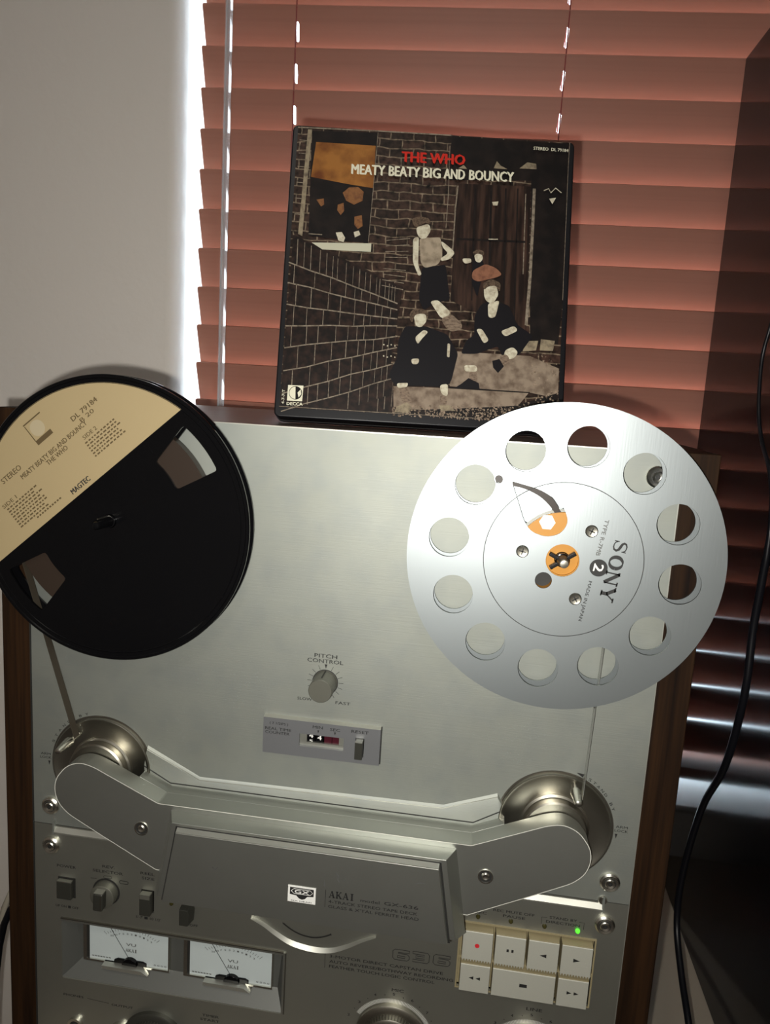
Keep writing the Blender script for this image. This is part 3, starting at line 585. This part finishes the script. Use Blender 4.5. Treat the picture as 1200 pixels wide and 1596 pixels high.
def dial_ring(x, z, r, parent):
    t = MB()
    for i in range(60):
        a = R_(30 + 120 * i / 59); t.stroke([(x + (r + .6) * math.cos(a), z + (r + .6) * math.sin(a)), (x + (r + 3.4) * math.cos(a), z + (r + 3.4) * math.sin(a))], .32, -.32)
    put('dial_ticks', t, WHITE, parent, kind='stuff')
    t = MB()
    for i, n_ in enumerate(('2', '3', '4', '5', '6', '7', '8')):
        a = R_(160 - 140 * i / 6); text_mb(t, n_, x + (r + 7) * math.cos(a), z + (r + 7) * math.sin(a), 1.9, -.32, 1.6)
        a = R_(148 - 140 * i / 6); t.flat(circ(x + (r + 6) * math.cos(a), z + (r + 6) * math.sin(a), .35, 8), -.32)
    put('dial_numbers', t, INK, parent)
bigknob(-110.5, -439.5, 23.5, 9, KNOBD, 'large dark output knob at the lower left')
k = bigknob(57.0, -403.5, 24.5, 9, STEEL, 'large silver microphone level knob'); dial_ring(57.0, -403.5, 24.5, k)
k = bigknob(147.6, -402.5, 24.5, 9, STEEL, 'large silver line level knob'); dial_ring(147.6, -402.5, 24.5, k)
for sx in (-1, 1):
    for fy in (30, 226): pass

# ================================================================== REELS
RX, RZ = 136.8, -64.7
def hub_holes(cx, cz, a_list, r, rr): return [circ(cx + r * math.cos(R_(a)), cz + r * math.sin(R_(a)), rr, 40) for a in a_list]
MR = thing('metal_reel', 'silver aluminium tape reel with twelve round holes on the right spindle', 'tape reel', (RX, -15, RZ))
A12 = [-7 + 30 * i for i in range(12)]
slot = rounded([(104.5, -21.6), (121, -25.2), (134, -32.6), (138.2, -42.5), (134.5, -49.5), (126.5, -52.2), (117.5, -49.5), (113.2, -43.5)], [1.5, 5, 5, 5, 5, 5, 4, 2.5])
o = put('front_flange', MB().holed(circ(RX, RZ, 89, 160), hub_holes(RX, RZ, A12, 65.6, 11.6) + [circ(RX, RZ, 9.4, 48), slot, circ(127.2, -77.2, 4.8, 32), circ(97.3, -21.2, 2.4, 20)], -15.6, -14.6), ALU_REEL, MR)
o = put('rear_flange', MB().holed(circ(RX, RZ, 89, 160), hub_holes(RX, RZ, A12, 65.6, 11.6) + [circ(RX, RZ, 4.6, 24)], -5.8, -4.8), ALU_REEL, MR)
put('hub_groove', MB().ring(RX, RZ, 44.4, 44.8, -15.68, -15.6, 120), GROOVE, MR)
hc = put('hub', MB().holed(circ(RX, RZ, 27.5, 72), [circ(RX, RZ, 9.0, 40), circ(127.2, -77.2, 5.2, 32)], -14.55, -5.8), ORANGE, MR, label='orange plastic hub')
put('hub_bore_shade', MB().lathe([(.01, -8), (5.2, -8)], 127.2, -77.2, 24, caps=False), GROOVE, hc)  # black disc inside the bore, standing in for the shade there
put('hub_window', MB().prism([(126.4 + 4.6 * math.cos(R_(a)), -43.6 + 4.6 * math.sin(R_(a))) for a in range(0, 360, 60)], -14.9, -14.6), WHITE, hc)
put('hub_core', MB().ring(RX, RZ, 4.4, 9.0, -12.5, -6, 40), ORANGE, hc)
put('wound_tape', MB().lathe([(27.6, -13.6), (29.2, -13.6), (29.2, -6.4), (27.6, -6.4)], RX, RZ, 80, caps=False), TAPES, MR)
lt = smooth_path([(96, -20.4, 0), (104, -21.8, 0), (113, -23.2, 0), (122, -27, 0), (129, -33, 0), (134.5, -41, 0)], 5)
put('tape_leader', MB().prism([(a + .0, b + 2.2) for a, b, _ in lt] + [(a - 1.0, b - 2.4) for a, b, _ in lt[::-1]], -14.2, -13.4), BROWN, MR, label='brown end of tape seen through the slot')
for x, z in ((114, -61.4), (151.2, -46.6), (146, -86.4)):
    s = put('hub_screw', MB().lathe([(1.5, -16.0), (3.0, -16.3), (3.5, -15.8), (3.6, -15.6)], x, z, 24), STEEL, MR)
    c, s2 = math.cos(R_(x * 7)), math.sin(R_(x * 7)); cr = MB()
    for ux, uz in ((c, s2), (-s2, c)): cr.stroke([(x - ux * 2, z - uz * 2), (x + ux * 2, z + uz * 2)], .7, -16.4)
    put('screw_slot', cr, GROOVE, s)
tx = MB(); ang = -98.5; org = (170.6, -47.6)
for i, ch in enumerate('SONY'): serif(tx, ch, i * 9.3, -7.8 * .5, 8.2, 7.8, -15.72, ang, (168.2, -50.2))
put('maker_name', tx, INK, MR)
tx = MB(); text_mb(tx, 'TYPE R-7MB', 157.4, -49.8, 2.3, -15.72, 21, ang); put('printed_caption', tx, INKG, MR)
tx = MB(); text_mb(tx, 'MADE IN JAPAN', 151.6, -87.2, 1.9, -15.72, 24, ang); put('printed_caption', tx, INK, MR)
put('number_disc', MB().flat(circ(157.0, -67.2, 5.0, 36), -15.72), INK, MR); tx = MB(); text_mb(tx, '2', 157.0, -67.2, 5.4, -15.84, 4.4, ang, .02); put('reel_number', tx, WHITE, MR)

BRL = thing('black_reel', 'black plastic tape reel with a cream half label on the left spindle', 'tape reel', (-RX, -13, RZ))
def sector(cx, cz, r0, r1, a0, a1, n=14):
    o = [(cx + r1 * math.cos(R_(a0 + (a1 - a0) * i / n)), cz + r1 * math.sin(R_(a0 + (a1 - a0) * i / n))) for i in range(n + 1)]
    o += [(cx + r0 * math.cos(R_(a1 - (a1 - a0) * i / n)), cz + r0 * math.sin(R_(a1 - (a1 - a0) * i / n))) for i in range(n + 1)]
    return o
wins = [rounded(sector(-RX, RZ, 48.5, 77.2, a - 12.5, a + 12.5, 5), 2.0, 2) for a in (40.5, 221)]
put('front_flange', MB().holed(circ(-RX, RZ, 89, 160), wins + [circ(-RX, RZ, 4.4, 24)], -14.2, -12.6), BLACKP, BRL)
put('rear_flange', MB().holed(circ(-RX, RZ, 89, 160), wins + [circ(-RX, RZ, 4.4, 24)], -5.6, -4.2), BLACKP, BRL)
put('flange_rim', MB().lathe([(86.6, -14.2), (87.2, -14.8), (88.6, -14.8), (89.1, -14.2), (89.1, -12.6), (86.6, -12.6)], -RX, RZ, 160, caps=False), BLACKP, BRL)
put('flange_ridge', MB().lathe([(83.6, -14.2), (84.0, -14.6), (84.5, -14.2)], -RX, RZ, 160, caps=False), BLACKP, BRL)
put('hub', MB().ring(-RX, RZ, 4.4, 24, -12.6, -5.6), BLACKP, BRL)
put('wound_tape', MB().lathe([(24.1, -12.2), (66.0, -12.2), (66.0, -6.0), (24.1, -6.0)], -RX, RZ, 120, caps=False), BROWN, BRL, label='wound brown tape')
# label: circle segment of radius 84.3 above a chord running at 41 degrees
ca = 41.0; ux, uz = math.cos(R_(ca)), math.sin(R_(ca)); nx_, nz_ = -uz, ux; dch = ((-91 + RX) * nx_ + (7 - RZ) * nz_)
ha = math.degrees(math.acos(dch / 84.3)); seg_ = [(-RX + 84.3 * math.cos(R_(ca + 90 - ha + 2 * ha * i / 60)), RZ + 84.3 * math.sin(R_(ca + 90 - ha + 2 * ha * i / 60))) for i in range(61)]
LB = put('paper_label', MB().prism(seg_, -14.45, -14.2), CREAM, BRL, label='cream half moon paper label with brown print')
def LP(u, v): return (-RX + ux * u + nx_ * v, RZ + uz * u + nz_ * v)       # label coordinates: along the chord, away from the spindle
def lt_(mb, body, u, v, cap, width, bold=0.0, al='C'): x, z = LP(u, v); text_mb(mb, body, x, z, cap, -14.55, width, ca, bold, al)
tx = MB()
lt_(tx, 'MEATY BEATY BIG AND BOUNCY', -.3, 55, 3.0, 56.5, .02); lt_(tx, 'THE WHO', -.5, 51.2, 3.0, 17.4, .02)
lt_(tx, 'STEREO', -32.8, 60.7, 3.4, 16.5, .01); lt_(tx, 'DL 79184', 32, 61.6, 3.0, 21, .02); lt_(tx, 'B 20', 31, 57.6, 2.6, 11)
lt_(tx, 'SIDE 1', -45.4, 48.4, 2.4, 12); lt_(tx, 'SIDE 2', 25.6, 48.6, 2.4, 11)
random.seed(3)
for u0, v0, n_ in ((-50, 45.6, 8), (19, 45.4, 6)):                           # blurred track lists: short strokes only
    for i in range(n_):
        u = u0
        while u < u0 + 22 + random.random() * 6: l = 1 + random.random() * 1.6; a = LP(u, v0 - i * 1.95); b = LP(u + l, v0 - i * 1.95); tx.stroke([a, b], .9, -14.55); u += l + .9
for i in range(10): a = LP(-37 + i * 2.2, 30); b = LP(-35.6 + i * 2.2, 30); tx.stroke([a, b], 1.0, -14.55)
put('label_print', tx, LABINK, LB)
tx = MB(); lt_(tx, 'MAGTEC', -.4, 28.2, 3.2, 15.3, .03); put('label_print', tx, INK, LB)
tx = MB(); q = [LP(a, b) for a, b in ((-6, 63), (6.6, 63), (6.6, 77), (-6, 77))]
tx.stroke([LP(-6.6, 77.8), LP(8, 77.6)], .8, -14.55); tx.flat([LP(a, b) for a, b in ((-6.2, 63), (6.8, 63), (6.8, 66), (-6.2, 66))], -14.55)
tx.stroke([LP(-6, 66), LP(-6, 77)], .6, -14.55); put('label_emblem', tx, LABINK, LB)
tx = MB(); tx.flat(circ(*LP(.4, 71.4), 5, 28), -14.53); put('label_emblem', tx, LABLITE, LB)

# spindles belong to the deck
for sx in (-1, 1):
    x = sx * RX; S_ = put('reel_spindle', MB().lathe([(1.6, -31.0 if sx < 0 else -24.5), (2.4, -30.2 if sx < 0 else -24.0), (2.8, -28.5 if sx < 0 else -22.5), (3.4, -15.8)], x, RZ, 32), BLACKP if sx < 0 else DARKSTEEL, D, label='dark left reel spindle' if sx < 0 else 'dark right reel spindle with locking vanes')
    put('turntable', MB().lathe([(24, -4.1), (25, -3.7), (25, -.2)], x, RZ, 48), BLACKR, S_)
    put('spindle_core', MB().lathe([(3.6, -15.8), (4.1, -15.6), (4.1, -4.1)], x, RZ, 24), BLACKP, S_)
    if sx > 0:
        vn = MB()
        for a in (35, 155, 215):
            c, s = math.cos(R_(a)), math.sin(R_(a)); vn.prism([(x + 2 * c - 1.1 * s, RZ + 2 * s + 1.1 * c), (x + 2 * c + 1.1 * s, RZ + 2 * s - 1.1 * c), (x + 8.2 * c + 1.1 * s, RZ + 8.2 * s - 1.1 * c), (x + 8.2 * c - 1.1 * s, RZ + 8.2 * s + 1.1 * c)], -17.5, -14)
        put('spindle_vane', vn, BLACKR, S_, bev=.3)
        put('spindle_cap', MB().lathe([(.8, -26.0), (2.2, -25.8), (2.6, -24.4)], x, RZ, 24), STEEL, S_)
    else:
        put('spindle_cap', MB().lathe([(1.0, -32.0), (2.0, -31.6), (2.7, -30.4), (2.7, -28.4)], x, RZ, 24), BLACKP, S_)
        put('spindle_flute', MB().box(x - .4, x + .4, -28.6, -15.8, RZ + 3.2, RZ + 3.9), STEEL, S_)

# tape running off the reels
TP = thing('magnetic_tape', 'thin brown recording tape running from both reels down to the guide arms', 'tape', (0, -9, -140))
def ribbon(pts, y0, y1, t=.12):
    m = MB()
    for i in range(len(pts) - 1):
        (x0, z0), (x1, z1) = pts[i], pts[i + 1]; dx, dz = x1 - x0, z1 - z0; l = math.hypot(dx, dz); nx, nz = -dz / l * t, dx / l * t
        m.prism([(x0 + nx, z0 + nz), (x0 - nx, z0 - nz), (x1 - nx, z1 - nz), (x1 + nx, z1 + nz)], y0, y1)
    return m
put('tape_strand', ribbon([(-202, -79), (-162.3, -212)], -12.2, -6.0), TAPEM, TP, label='brown tape strand below the black reel')
put('tape_strand', ribbon([(166.6, -66), (162.6, -210)], -13.2, -6.9), TAPES, TP, label='pale tape strand below the silver reel')

# ================================================================== TAPE BOX
BX = thing('tape_box', 'square black tape box with a printed brick alley cover standing on the deck', 'box', (-46, 22.9, 4.2), rot=(R_(-12.9), 0, R_(7.91)), local=True)
BH = 192.0; BW = 184.0
put('box_body', MB().prism(rrect(0, BW, 0, BH, 3.5), 0, 19), BLACKR, BX, bev=1.0)
put('box_seam', MB().holed(rrect(-.1, BW + .1, -.1, BH + .1, 3.5), [rrect(.5, BW - .5, .5, BH - .5, 3.2)], 12.0, 12.5), GROOVE, BX)
# print: reading coordinates (cover pixels) are turned into millimetres on the sheet
def homog(src, dst):
    import itertools
    A = []; B = []
    for (x, y), (u, v) in zip(src, dst): A.append([x, y, 1, 0, 0, 0, -u * x, -u * y]); B.append(u); A.append([0, 0, 0, x, y, 1, -v * x, -v * y]); B.append(v)
    n = 8
    for i in range(n):
        p = max(range(i, n), key=lambda r: abs(A[r][i])); A[i], A[p] = A[p], A[i]; B[i], B[p] = B[p], B[i]
        for r in range(n):
            if r != i: f = A[r][i] / A[i][i]; A[r] = [a - f * b for a, b in zip(A[r], A[i])]; B[r] -= f * B[i]
    return [B[i] / A[i][i] for i in range(n)]
PX0, PX1, PZ0, PZ1 = 3.4, 180.4, 6.0, 191.2
Hm = homog([(112, 45), (1143, 108), (1105, 1152), (57, 1105)], [(PX0, PZ1), (PX1, PZ1), (PX1, PZ0), (PX0, PZ0)])
def C(x, y): d = Hm[6] * x + Hm[7] * y + 1; return ((Hm[0] * x + Hm[1] * y + Hm[2]) / d, (Hm[3] * x + Hm[4] * y + Hm[5]) / d)
def brickmat(name, c1, c2, mortar, scale, msz):
    m = bpy.data.materials.new(name); m.use_nodes = True; nt = m.node_tree; b = nt.nodes['Principled BSDF']; b.inputs['Roughness'].default_value = .4; b.inputs['Specular IOR Level'].default_value = .12
    tc = nt.nodes.new('ShaderNodeTexCoord'); sp_ = nt.nodes.new('ShaderNodeSeparateXYZ'); cb_ = nt.nodes.new('ShaderNodeCombineXYZ'); nz = nt.nodes.new('ShaderNodeTexNoise'); nz.inputs['Scale'].default_value = 260; nz.inputs['Detail'].default_value = 5
    nt.links.new(tc.outputs['Object'], sp_.inputs[0]); nt.links.new(sp_.outputs[0], cb_.inputs[0]); nt.links.new(sp_.outputs[2], cb_.inputs[1]); nt.links.new(tc.outputs['Object'], nz.inputs[0])
    wv = nt.nodes.new('ShaderNodeTexNoise'); wv.inputs['Scale'].default_value = 70; nt.links.new(tc.outputs['Object'], wv.inputs[0])
    ad = nt.nodes.new('ShaderNodeVectorMath'); ad.operation = 'SCALE'; ad.inputs['Scale'].default_value = .004; nt.links.new(wv.outputs[1], ad.inputs[0]); a2 = nt.nodes.new('ShaderNodeVectorMath'); nt.links.new(cb_.outputs[0], a2.inputs[0]); nt.links.new(ad.outputs[0], a2.inputs[1])
    bt_ = nt.nodes.new('ShaderNodeTexBrick'); bt_.inputs['Scale'].default_value = scale; bt_.inputs['Color1'].default_value = (*c1, 1); bt_.inputs['Color2'].default_value = (*c2, 1); bt_.inputs['Mortar'].default_value = (*mortar, 1); bt_.inputs['Mortar Size'].default_value = msz
    bt_.inputs['Brick Width'].default_value = .5; bt_.inputs['Row Height'].default_value = .2; nt.links.new(a2.outputs[0], bt_.inputs[0])
    mx = nt.nodes.new('ShaderNodeMix'); mx.data_type = 'RGBA'; mx.blend_type = 'MULTIPLY'; mx.inputs[0].default_value = 1; rp = nt.nodes.new('ShaderNodeMapRange'); rp.inputs[1].default_value = .3; rp.inputs[2].default_value = .7; rp.inputs[3].default_value = .15; rp.inputs[4].default_value = 1.7; rp.clamp = False
    nt.links.new(nz.outputs[0], rp.inputs[0]); nt.links.new(bt_.outputs[0], mx.inputs[6]); nt.links.new(rp.outputs[0], mx.inputs[7]); nt.links.new(mx.outputs[2], b.inputs['Base Color']); return m
def pr(name, c, c2=None, sc=(300, 300, 300), amt=1.0, r=.45): return mat(name, c, r, 0, .12, noise=[(sc, amt, c2, 5)] if c2 else None)
P_BRICK = brickmat('print_brick', (0.013, 0.008, 0.006), (0.034, 0.018, 0.013), (0.12, 0.09, 0.062), 34, .014)
P_DARK = pr('print_near_black', (0.005, 0.004, 0.004), (0.018, 0.012, 0.010), (90, 90, 90), .6); P_DOOR = pr('print_door', (0.009, 0.005, 0.004), (0.050, 0.026, 0.018), (260, 260, 28))
P_LEFT = pr('print_wall_brick', (0.007, 0.005, 0.0045), (0.030, 0.016, 0.012), (220, 220, 220), .8); P_MORT = pr('print_mortar', (0.20, 0.165, 0.125), (0.07, 0.055, 0.04), (500, 500, 500))
P_ORNG = pr('print_blind_orange', (0.24, 0.10, 0.022), (0.10, 0.030, 0.008), (80, 80, 80)); P_SILL = pr('print_sill', (0.40, 0.39, 0.30)); P_FRAME = pr('print_frame', (0.22, 0.18, 0.12), (0.09, 0.07, 0.05))
P_STEP = pr('print_step', (0.20, 0.155, 0.115), (0.075, 0.05, 0.035), (160, 160, 160)); P_LEAF = pr('print_leaves', (0.24, 0.18, 0.13), (0.03, 0.02, 0.015), (700, 700, 700))
P_SKIN = pr('print_skin', (0.46, 0.43, 0.33), (0.26, 0.22, 0.16), (400, 400, 400)); P_SHIRT = pr('print_shirt', (0.27, 0.22, 0.16), (0.13, 0.10, 0.07), (200, 200, 200)); P_CLOTH = pr('print_black_cloth', (0.005, 0.0045, 0.006))
P_HAIR = pr('print_hair', (0.09, 0.06, 0.04), (0.02, 0.014, 0.01), (900, 900, 900)); P_TAN = pr('print_tan_skin', (0.17, 0.075, 0.028), (0.10, 0.04, 0.02), (500, 500, 500)); P_SOCK = pr('print_sock', (0.17, 0.125, 0.09), (0.06, 0.04, 0.03), (500, 500, 1500))
P_WHITE = pr('print_white', (0.56, 0.54, 0.42)); P_RED = pr('print_red', (0.42, 0.018, 0.010)); P_JERS = pr('print_brown_jersey', (0.19, 0.085, 0.05), (0.12, 0.05, 0.03))
SH = put('printed_sheet', MB().prism(rect(PX0, PX1, PZ0, PZ1), -.25, 0), P_BRICK, BX, label='brown printed cover sheet of a brick alley scene')
LV = [-.25]
def layer(name, polys, m, strokes=(), soft=False):
    """one printed patch on the sheet; each next patch lies a hair in front"""
    LV[0] -= .035; mb = MB()
    for p in polys: mb.flat([C(*q) for q in (rounded(p, 12, 4) if soft else p)], LV[0])
    for pts, w in strokes: mb.stroke([C(*q) for q in pts], w, LV[0])
    return put(name, mb, m, SH)
layer('printed_shade', [[(680, 250), (700, 84), (1140, 112), (1122, 700), (1105, 860), (1000, 860), (1000, 250)]], P_DARK)
layer('printed_door', [[(720, 262), (1000, 272), (985, 830), (700, 700)]], P_DOOR)
layer('printed_door_post', [], P_MORT, [([(724, 270), (716, 350), (706, 520)], .7)])
layer('printed_door_post', [], P_MORT, [([(1012, 280), (1008, 400), (998, 620), (985, 790)], 1.9)])
layer('printed_door_post', [], P_MORT, [([(692, 120), (688, 300), (680, 430)], .4)])
layer('printed_door_post', [], P_MORT, [([(980, 300), (972, 600)], .6)])
layer('printed_door_planks', [], P_DARK, [([(790, 280), (780, 700)], .8), ([(850, 280), (845, 640)], 1.4), ([(905, 280), (900, 700)], 1.0), ([(950, 280), (940, 780)], .8), ([(720, 470), (980, 480)], 1.4)])
layer('printed_skylight', [[(725, 205), (745, 192), (758, 208)], [(858, 205), (870, 178), (885, 195), (910, 208)], [(955, 205), (985, 182), (1018, 188), (1020, 208)]], P_FRAME)
layer('printed_wall', [[(100, 458), (520, 652), (512, 700), (478, 940), (486, 1030), (500, 1120), (57, 1105)]], P_LEFT)
ml = []
def crs(yl, yr, xr=500, w=.75, xl=84): ml.append(([(xl, yl), (xl + (xr - xl) * .33, yl + (yr - yl) * .34 + random.uniform(-3, 3)), (xl + (xr - xl) * .66, yl + (yr - yl) * .67 + random.uniform(-3, 3)), (xr, yr)], w))
rows = [(562, 712), (636, 738), (722, 770), (800, 800), (882, 838), (972, 876), (1052, 935), (1120, 990)]
top = [(458, 652)]
allr = [(458, 655)] + rows + [(1190, 1045), (1260, 1090)]
for i, (a, b) in enumerate(rows):
    ml.append(([(84 - i * 3 + j * (500 - 84 + i * 3) / 5, a + (b - a) * j / 5 + random.uniform(-3, 3)) for j in range(6)], .8 - .02 * i))
for i in range(len(allr) - 1):
    (a0, b0), (a1, b1) = allr[i], allr[i + 1]; t = random.uniform(.04, .12)
    while t < .98:
        x = 80 + 420 * t; y0_ = a0 + (b0 - a0) * t; y1_ = a1 + (b1 - a1) * t
        if y1_ < 1120: ml.append(([(x + 2, y0_), (x - 1, y1_)], random.uniform(.25, .6) * (1 - .4 * t)))
        t += (.16 - .10 * t) * random.uniform(.6, 1.25) * (.55 if i == 0 else 1)
layer('printed_mortar', [], P_MORT, ml)
layer('printed_mortar', [], P_MORT, [([(455 - i * 2, 478 + i * 21), (545 - i * 3, 470 + i * 24)], .45) for i in range(9) if i != 4])
layer('printed_mortar', [], P_MORT, [([(112, 52), (420, 66), (700, 82)], .9), ([(118, 100), (160, 104)], .5), ([(116, 150), (160, 154)], .5), ([(112, 200), (158, 204)], .5), ([(110, 260), (150, 264)], .5), ([(104, 320), (146, 324)], .5), ([(102, 380), (140, 384)], .5)])
layer('printed_frame', [[(150, 60), (166, 60), (134, 464), (118, 456)]], P_FRAME)
layer('printed_window', [[(166, 66), (418, 72), (388, 490), (158, 462)]], P_DARK)
layer('printed_blind', [[(182, 108), (410, 122), (402, 282), (300, 266), (164, 240)]], P_ORNG)
layer('printed_blind_edge', [], P_MORT, [([(418, 72), (402, 290), (386, 492)], .35), ([(158, 455), (210, 458)], .6)])
layer('printed_faces', [[(186, 326), (214, 322), (216, 345), (204, 352)], [(268, 345), (290, 338), (293, 368), (280, 384), (266, 366)], [(332, 390), (360, 384), (364, 425), (346, 436), (332, 420)]], P_TAN)
layer('printed_hair', [[(286, 300), (310, 280), (345, 278), (366, 296), (362, 330), (330, 345), (300, 330)]], P_TAN)
layer('printed_sill', [[(170, 488), (398, 490), (396, 522), (212, 514)]], P_SILL)
layer('printed_hands', [[(262, 450), (285, 448), (298, 470), (292, 486), (272, 480)], [(330, 448), (350, 442), (356, 458), (335, 468)]], P_SKIN)
# steps and leaves
layer('printed_step', [[(720, 890), (1000, 905), (1108, 950), (1105, 1060), (1000, 1040), (700, 1020)]], P_STEP)
layer('printed_step', [[(488, 1022), (1000, 1036), (940, 1110), (720, 1120), (490, 1100)]], P_STEP)
layer('printed_step', [[(985, 850), (1030, 848), (1022, 884), (972, 888)], [(1040, 842), (1092, 848), (1085, 885), (1036, 884)]], P_FRAME)
layer('printed_joint', [], P_DARK, [([(700, 1026), (1000, 1040)], .8), ([(490, 1020), (700, 1022)], .5)])
random.seed(11); lf = []
for i in range(420):
    t = random.random(); x = 480 + 625 * t; y = (1092 if x < 930 else 1092 - (x - 930) * .35) + random.random() * (40 + 20 * t)
    if x > 960 and random.random() < .4: x = 1000 + random.random() * 100; y = 900 + random.random() * 160
    s = 2 + random.random() * 5; a = random.random() * 6.3
    if y > 1148: continue
    lf.append([(x + s * math.cos(a), y + s * math.sin(a)), (x + .6 * s * math.cos(a + 1.6), y + .6 * s * math.sin(a + 1.6)), (x - s * math.cos(a), y - s * math.sin(a)), (x + .6 * s * math.cos(a - 1.6), y + .6 * s * math.sin(a - 1.6))])
layer('printed_leaves', [[(500, 1112), (700, 1104), (940, 1090), (1105, 1040), (1105, 1150), (800, 1138), (490, 1122)]], P_DARK)
layer('printed_leaves', lf, P_LEAF)
# plain generic figures sitting and standing on the steps
def fig(cloth, skin, shirt=None, socks=None, hair=None, shirtm=None):
    if cloth: layer('printed_clothing', cloth, P_CLOTH, soft=True)
    if shirt: layer('printed_shirt', shirt, shirtm or P_SHIRT, soft=True)
    layer('printed_skin', skin, P_SKIN, soft=True)
    if socks: layer('printed_socks', socks, P_SOCK, soft=True)
    if hair: layer('printed_hair', hair, P_HAIR, soft=True)
fig([[(590, 580), (680, 568), (698, 700), (640, 712), (600, 740), (580, 700)]],
    [[(566, 430), (615, 415), (624, 440), (606, 470), (588, 474), (572, 458)], [(556, 470), (578, 465), (576, 570), (590, 606), (578, 612), (556, 560)], [(660, 478), (690, 500), (716, 524), (696, 548), (664, 556), (660, 545), (690, 526), (668, 505)], [(622, 706), (652, 700), (700, 745), (690, 768), (664, 768)]],
    [[(580, 470), (660, 466), (668, 540), (650, 570), (600, 582), (585, 560)]], [[(664, 770), (705, 752), (745, 790), (742, 812), (700, 818), (680, 800)]], [[(548, 398), (580, 388), (618, 396), (622, 420), (600, 412), (566, 432), (556, 420)]])
fig([[(780, 560), (800, 540), (825, 560), (820, 600), (800, 690), (780, 640)]], [[(786, 530), (812, 522), (822, 545), (808, 562), (792, 556)], [(740, 545), (775, 545), (778, 560), (750, 566)]],
    [[(782, 590), (830, 565), (870, 580), (894, 605), (868, 616), (800, 632), (778, 620)]], None, [[(780, 522), (800, 510), (824, 518), (824, 535), (800, 526), (786, 534)]], P_JERS)
fig([[(790, 760), (815, 715), (860, 700), (920, 720), (950, 790), (1010, 830), (960, 900), (900, 920), (880, 870), (800, 900), (740, 900), (760, 850), (790, 830)]],
    [[(824, 650), (870, 640), (880, 680), (860, 712), (838, 708), (826, 690)], [(840, 712), (884, 700), (868, 765), (842, 766)], [(796, 808), (818, 806), (846, 850), (826, 862)], [(888, 815), (940, 794), (954, 812), (905, 836)], [(752, 942), (800, 942), (804, 965), (756, 966)], [(905, 885), (935, 872), (956, 892), (940, 915), (900, 922)]],
    None, [[(770, 966), (802, 966), (804, 1005), (775, 1002)], [(885, 905), (915, 900), (925, 925), (895, 945)]], [[(818, 640), (850, 620), (888, 636), (884, 672), (870, 645), (838, 650), (826, 664)]])
layer('printed_shoes', [[(745, 1010), (770, 990), (808, 1008), (812, 1030), (720, 1026)], [(858, 925), (885, 918), (902, 945), (880, 970), (862, 950)]], P_CLOTH)
fig([[(505, 850), (530, 800), (610, 800), (690, 830), (730, 900), (706, 1000), (690, 1022), (490, 1018), (470, 980), (500, 920)]],
    [[(560, 755), (605, 748), (612, 780), (590, 805), (570, 800)], [(566, 842), (600, 812), (618, 820), (590, 850), (578, 868)], [(552, 922), (584, 918), (582, 940), (558, 942)], [(500, 1012), (544, 1010), (540, 1026), (504, 1030)], [(662, 1016), (694, 1012), (692, 1060), (668, 1050)], [(690, 862), (700, 864), (698, 915), (688, 912)]],
    None, [[(506, 1030), (542, 1026), (560, 1085), (525, 1088)], [(664, 1052), (690, 1060), (690, 1090), (664, 1086)]], [[(545, 770), (550, 742), (580, 732), (614, 742), (618, 768), (600, 752), (566, 756), (556, 790)]])
layer('printed_shoes', [[(500, 1100), (540, 1082), (558, 1102), (545, 1122), (495, 1120)], [(660, 1092), (700, 1092), (722, 1112), (668, 1112)]], P_FRAME)
layer('printed_flowers', [[(450 + 14 * (i % 4) + 3 * math.cos(a), 870 + 42 * (i // 4) + 4 * (i % 2) + 3 * math.sin(a)) for a in (0, 1.2, 2.5, 3.8, 5)] for i in range(8)], P_SKIN)
layer('printed_marks', [[(852, 335), (876, 333), (872, 348), (856, 348)], [(1066, 322), (1092, 318), (1078, 342)]], P_SKIN, [([(840, 474), (875, 474)], .6), ([(1046, 292), (1064, 284), (1072, 300), (1090, 282), (1112, 300)], .6)])
layer('printed_emblem', [[(90, 1024), (148, 1026), (144, 1084), (86, 1082)]], P_WHITE)
layer('printed_emblem', [[(118 + 25 * math.cos(R_(a)), 1053 + 25 * math.sin(R_(a))) for a in range(0, 360, 15)]], P_DARK)
layer('printed_emblem', [[(118 + 23 * math.cos(R_(a)), 1053 + 23 * math.sin(R_(a))) for a in range(90, 271, 15)], [(126, 1052), (138, 1040), (140, 1058), (130, 1070)]], P_WHITE)
def ctext(body, x0, y0, x1, y1, cap, m, bold=0.0, name='printed_title'):
    LV[0] -= .035; a, b = C(x0, y0), C(x1, y1); mb = MB()
    text_mb(mb, body, (a[0] + b[0]) / 2, (a[1] + b[1]) / 2, cap, LV[0], math.hypot(b[0] - a[0], b[1] - a[1]), math.degrees(math.atan2(b[1] - a[1], b[0] - a[0])), bold); return put(name, mb, m, SH)
ctext('THE WHO', 510, 166, 748, 178, 6.8, P_RED, .035)
for wd, a, b in (('MEATY', 320, 446), ('BEATY', 462, 578), ('BIG', 592, 656), ('AND', 670, 748), ('BOUNCY', 766, 932)):
    f = lambda x: 213 + (x - 318) * .048
    ctext(wd, a, f(a), b, f(b), 6.6, P_WHITE, .03)
ctext('STEREO  DL 79184', 1006, 134, 1136, 143, 2.1, P_WHITE, .01)
ctext('DECCA', 86, 1093, 146, 1095, 1.9, P_WHITE, .03)
tx = MB(); a_ = C(72, 1068); LV[0] -= .035; text_mb(tx, '4-7-7-T', a_[0], a_[1], 1.7, LV[0], 9, 90); put('printed_title', tx, P_WHITE, SH)
layer('worn_edge', [], P_MORT, [([(57, 1104), (400, 1120), (820, 1139)], .35)])
layer('worn_edge', [], P_MORT, [([(1141, 112), (1136, 200), (1128, 430), (1118, 700)], .3)])
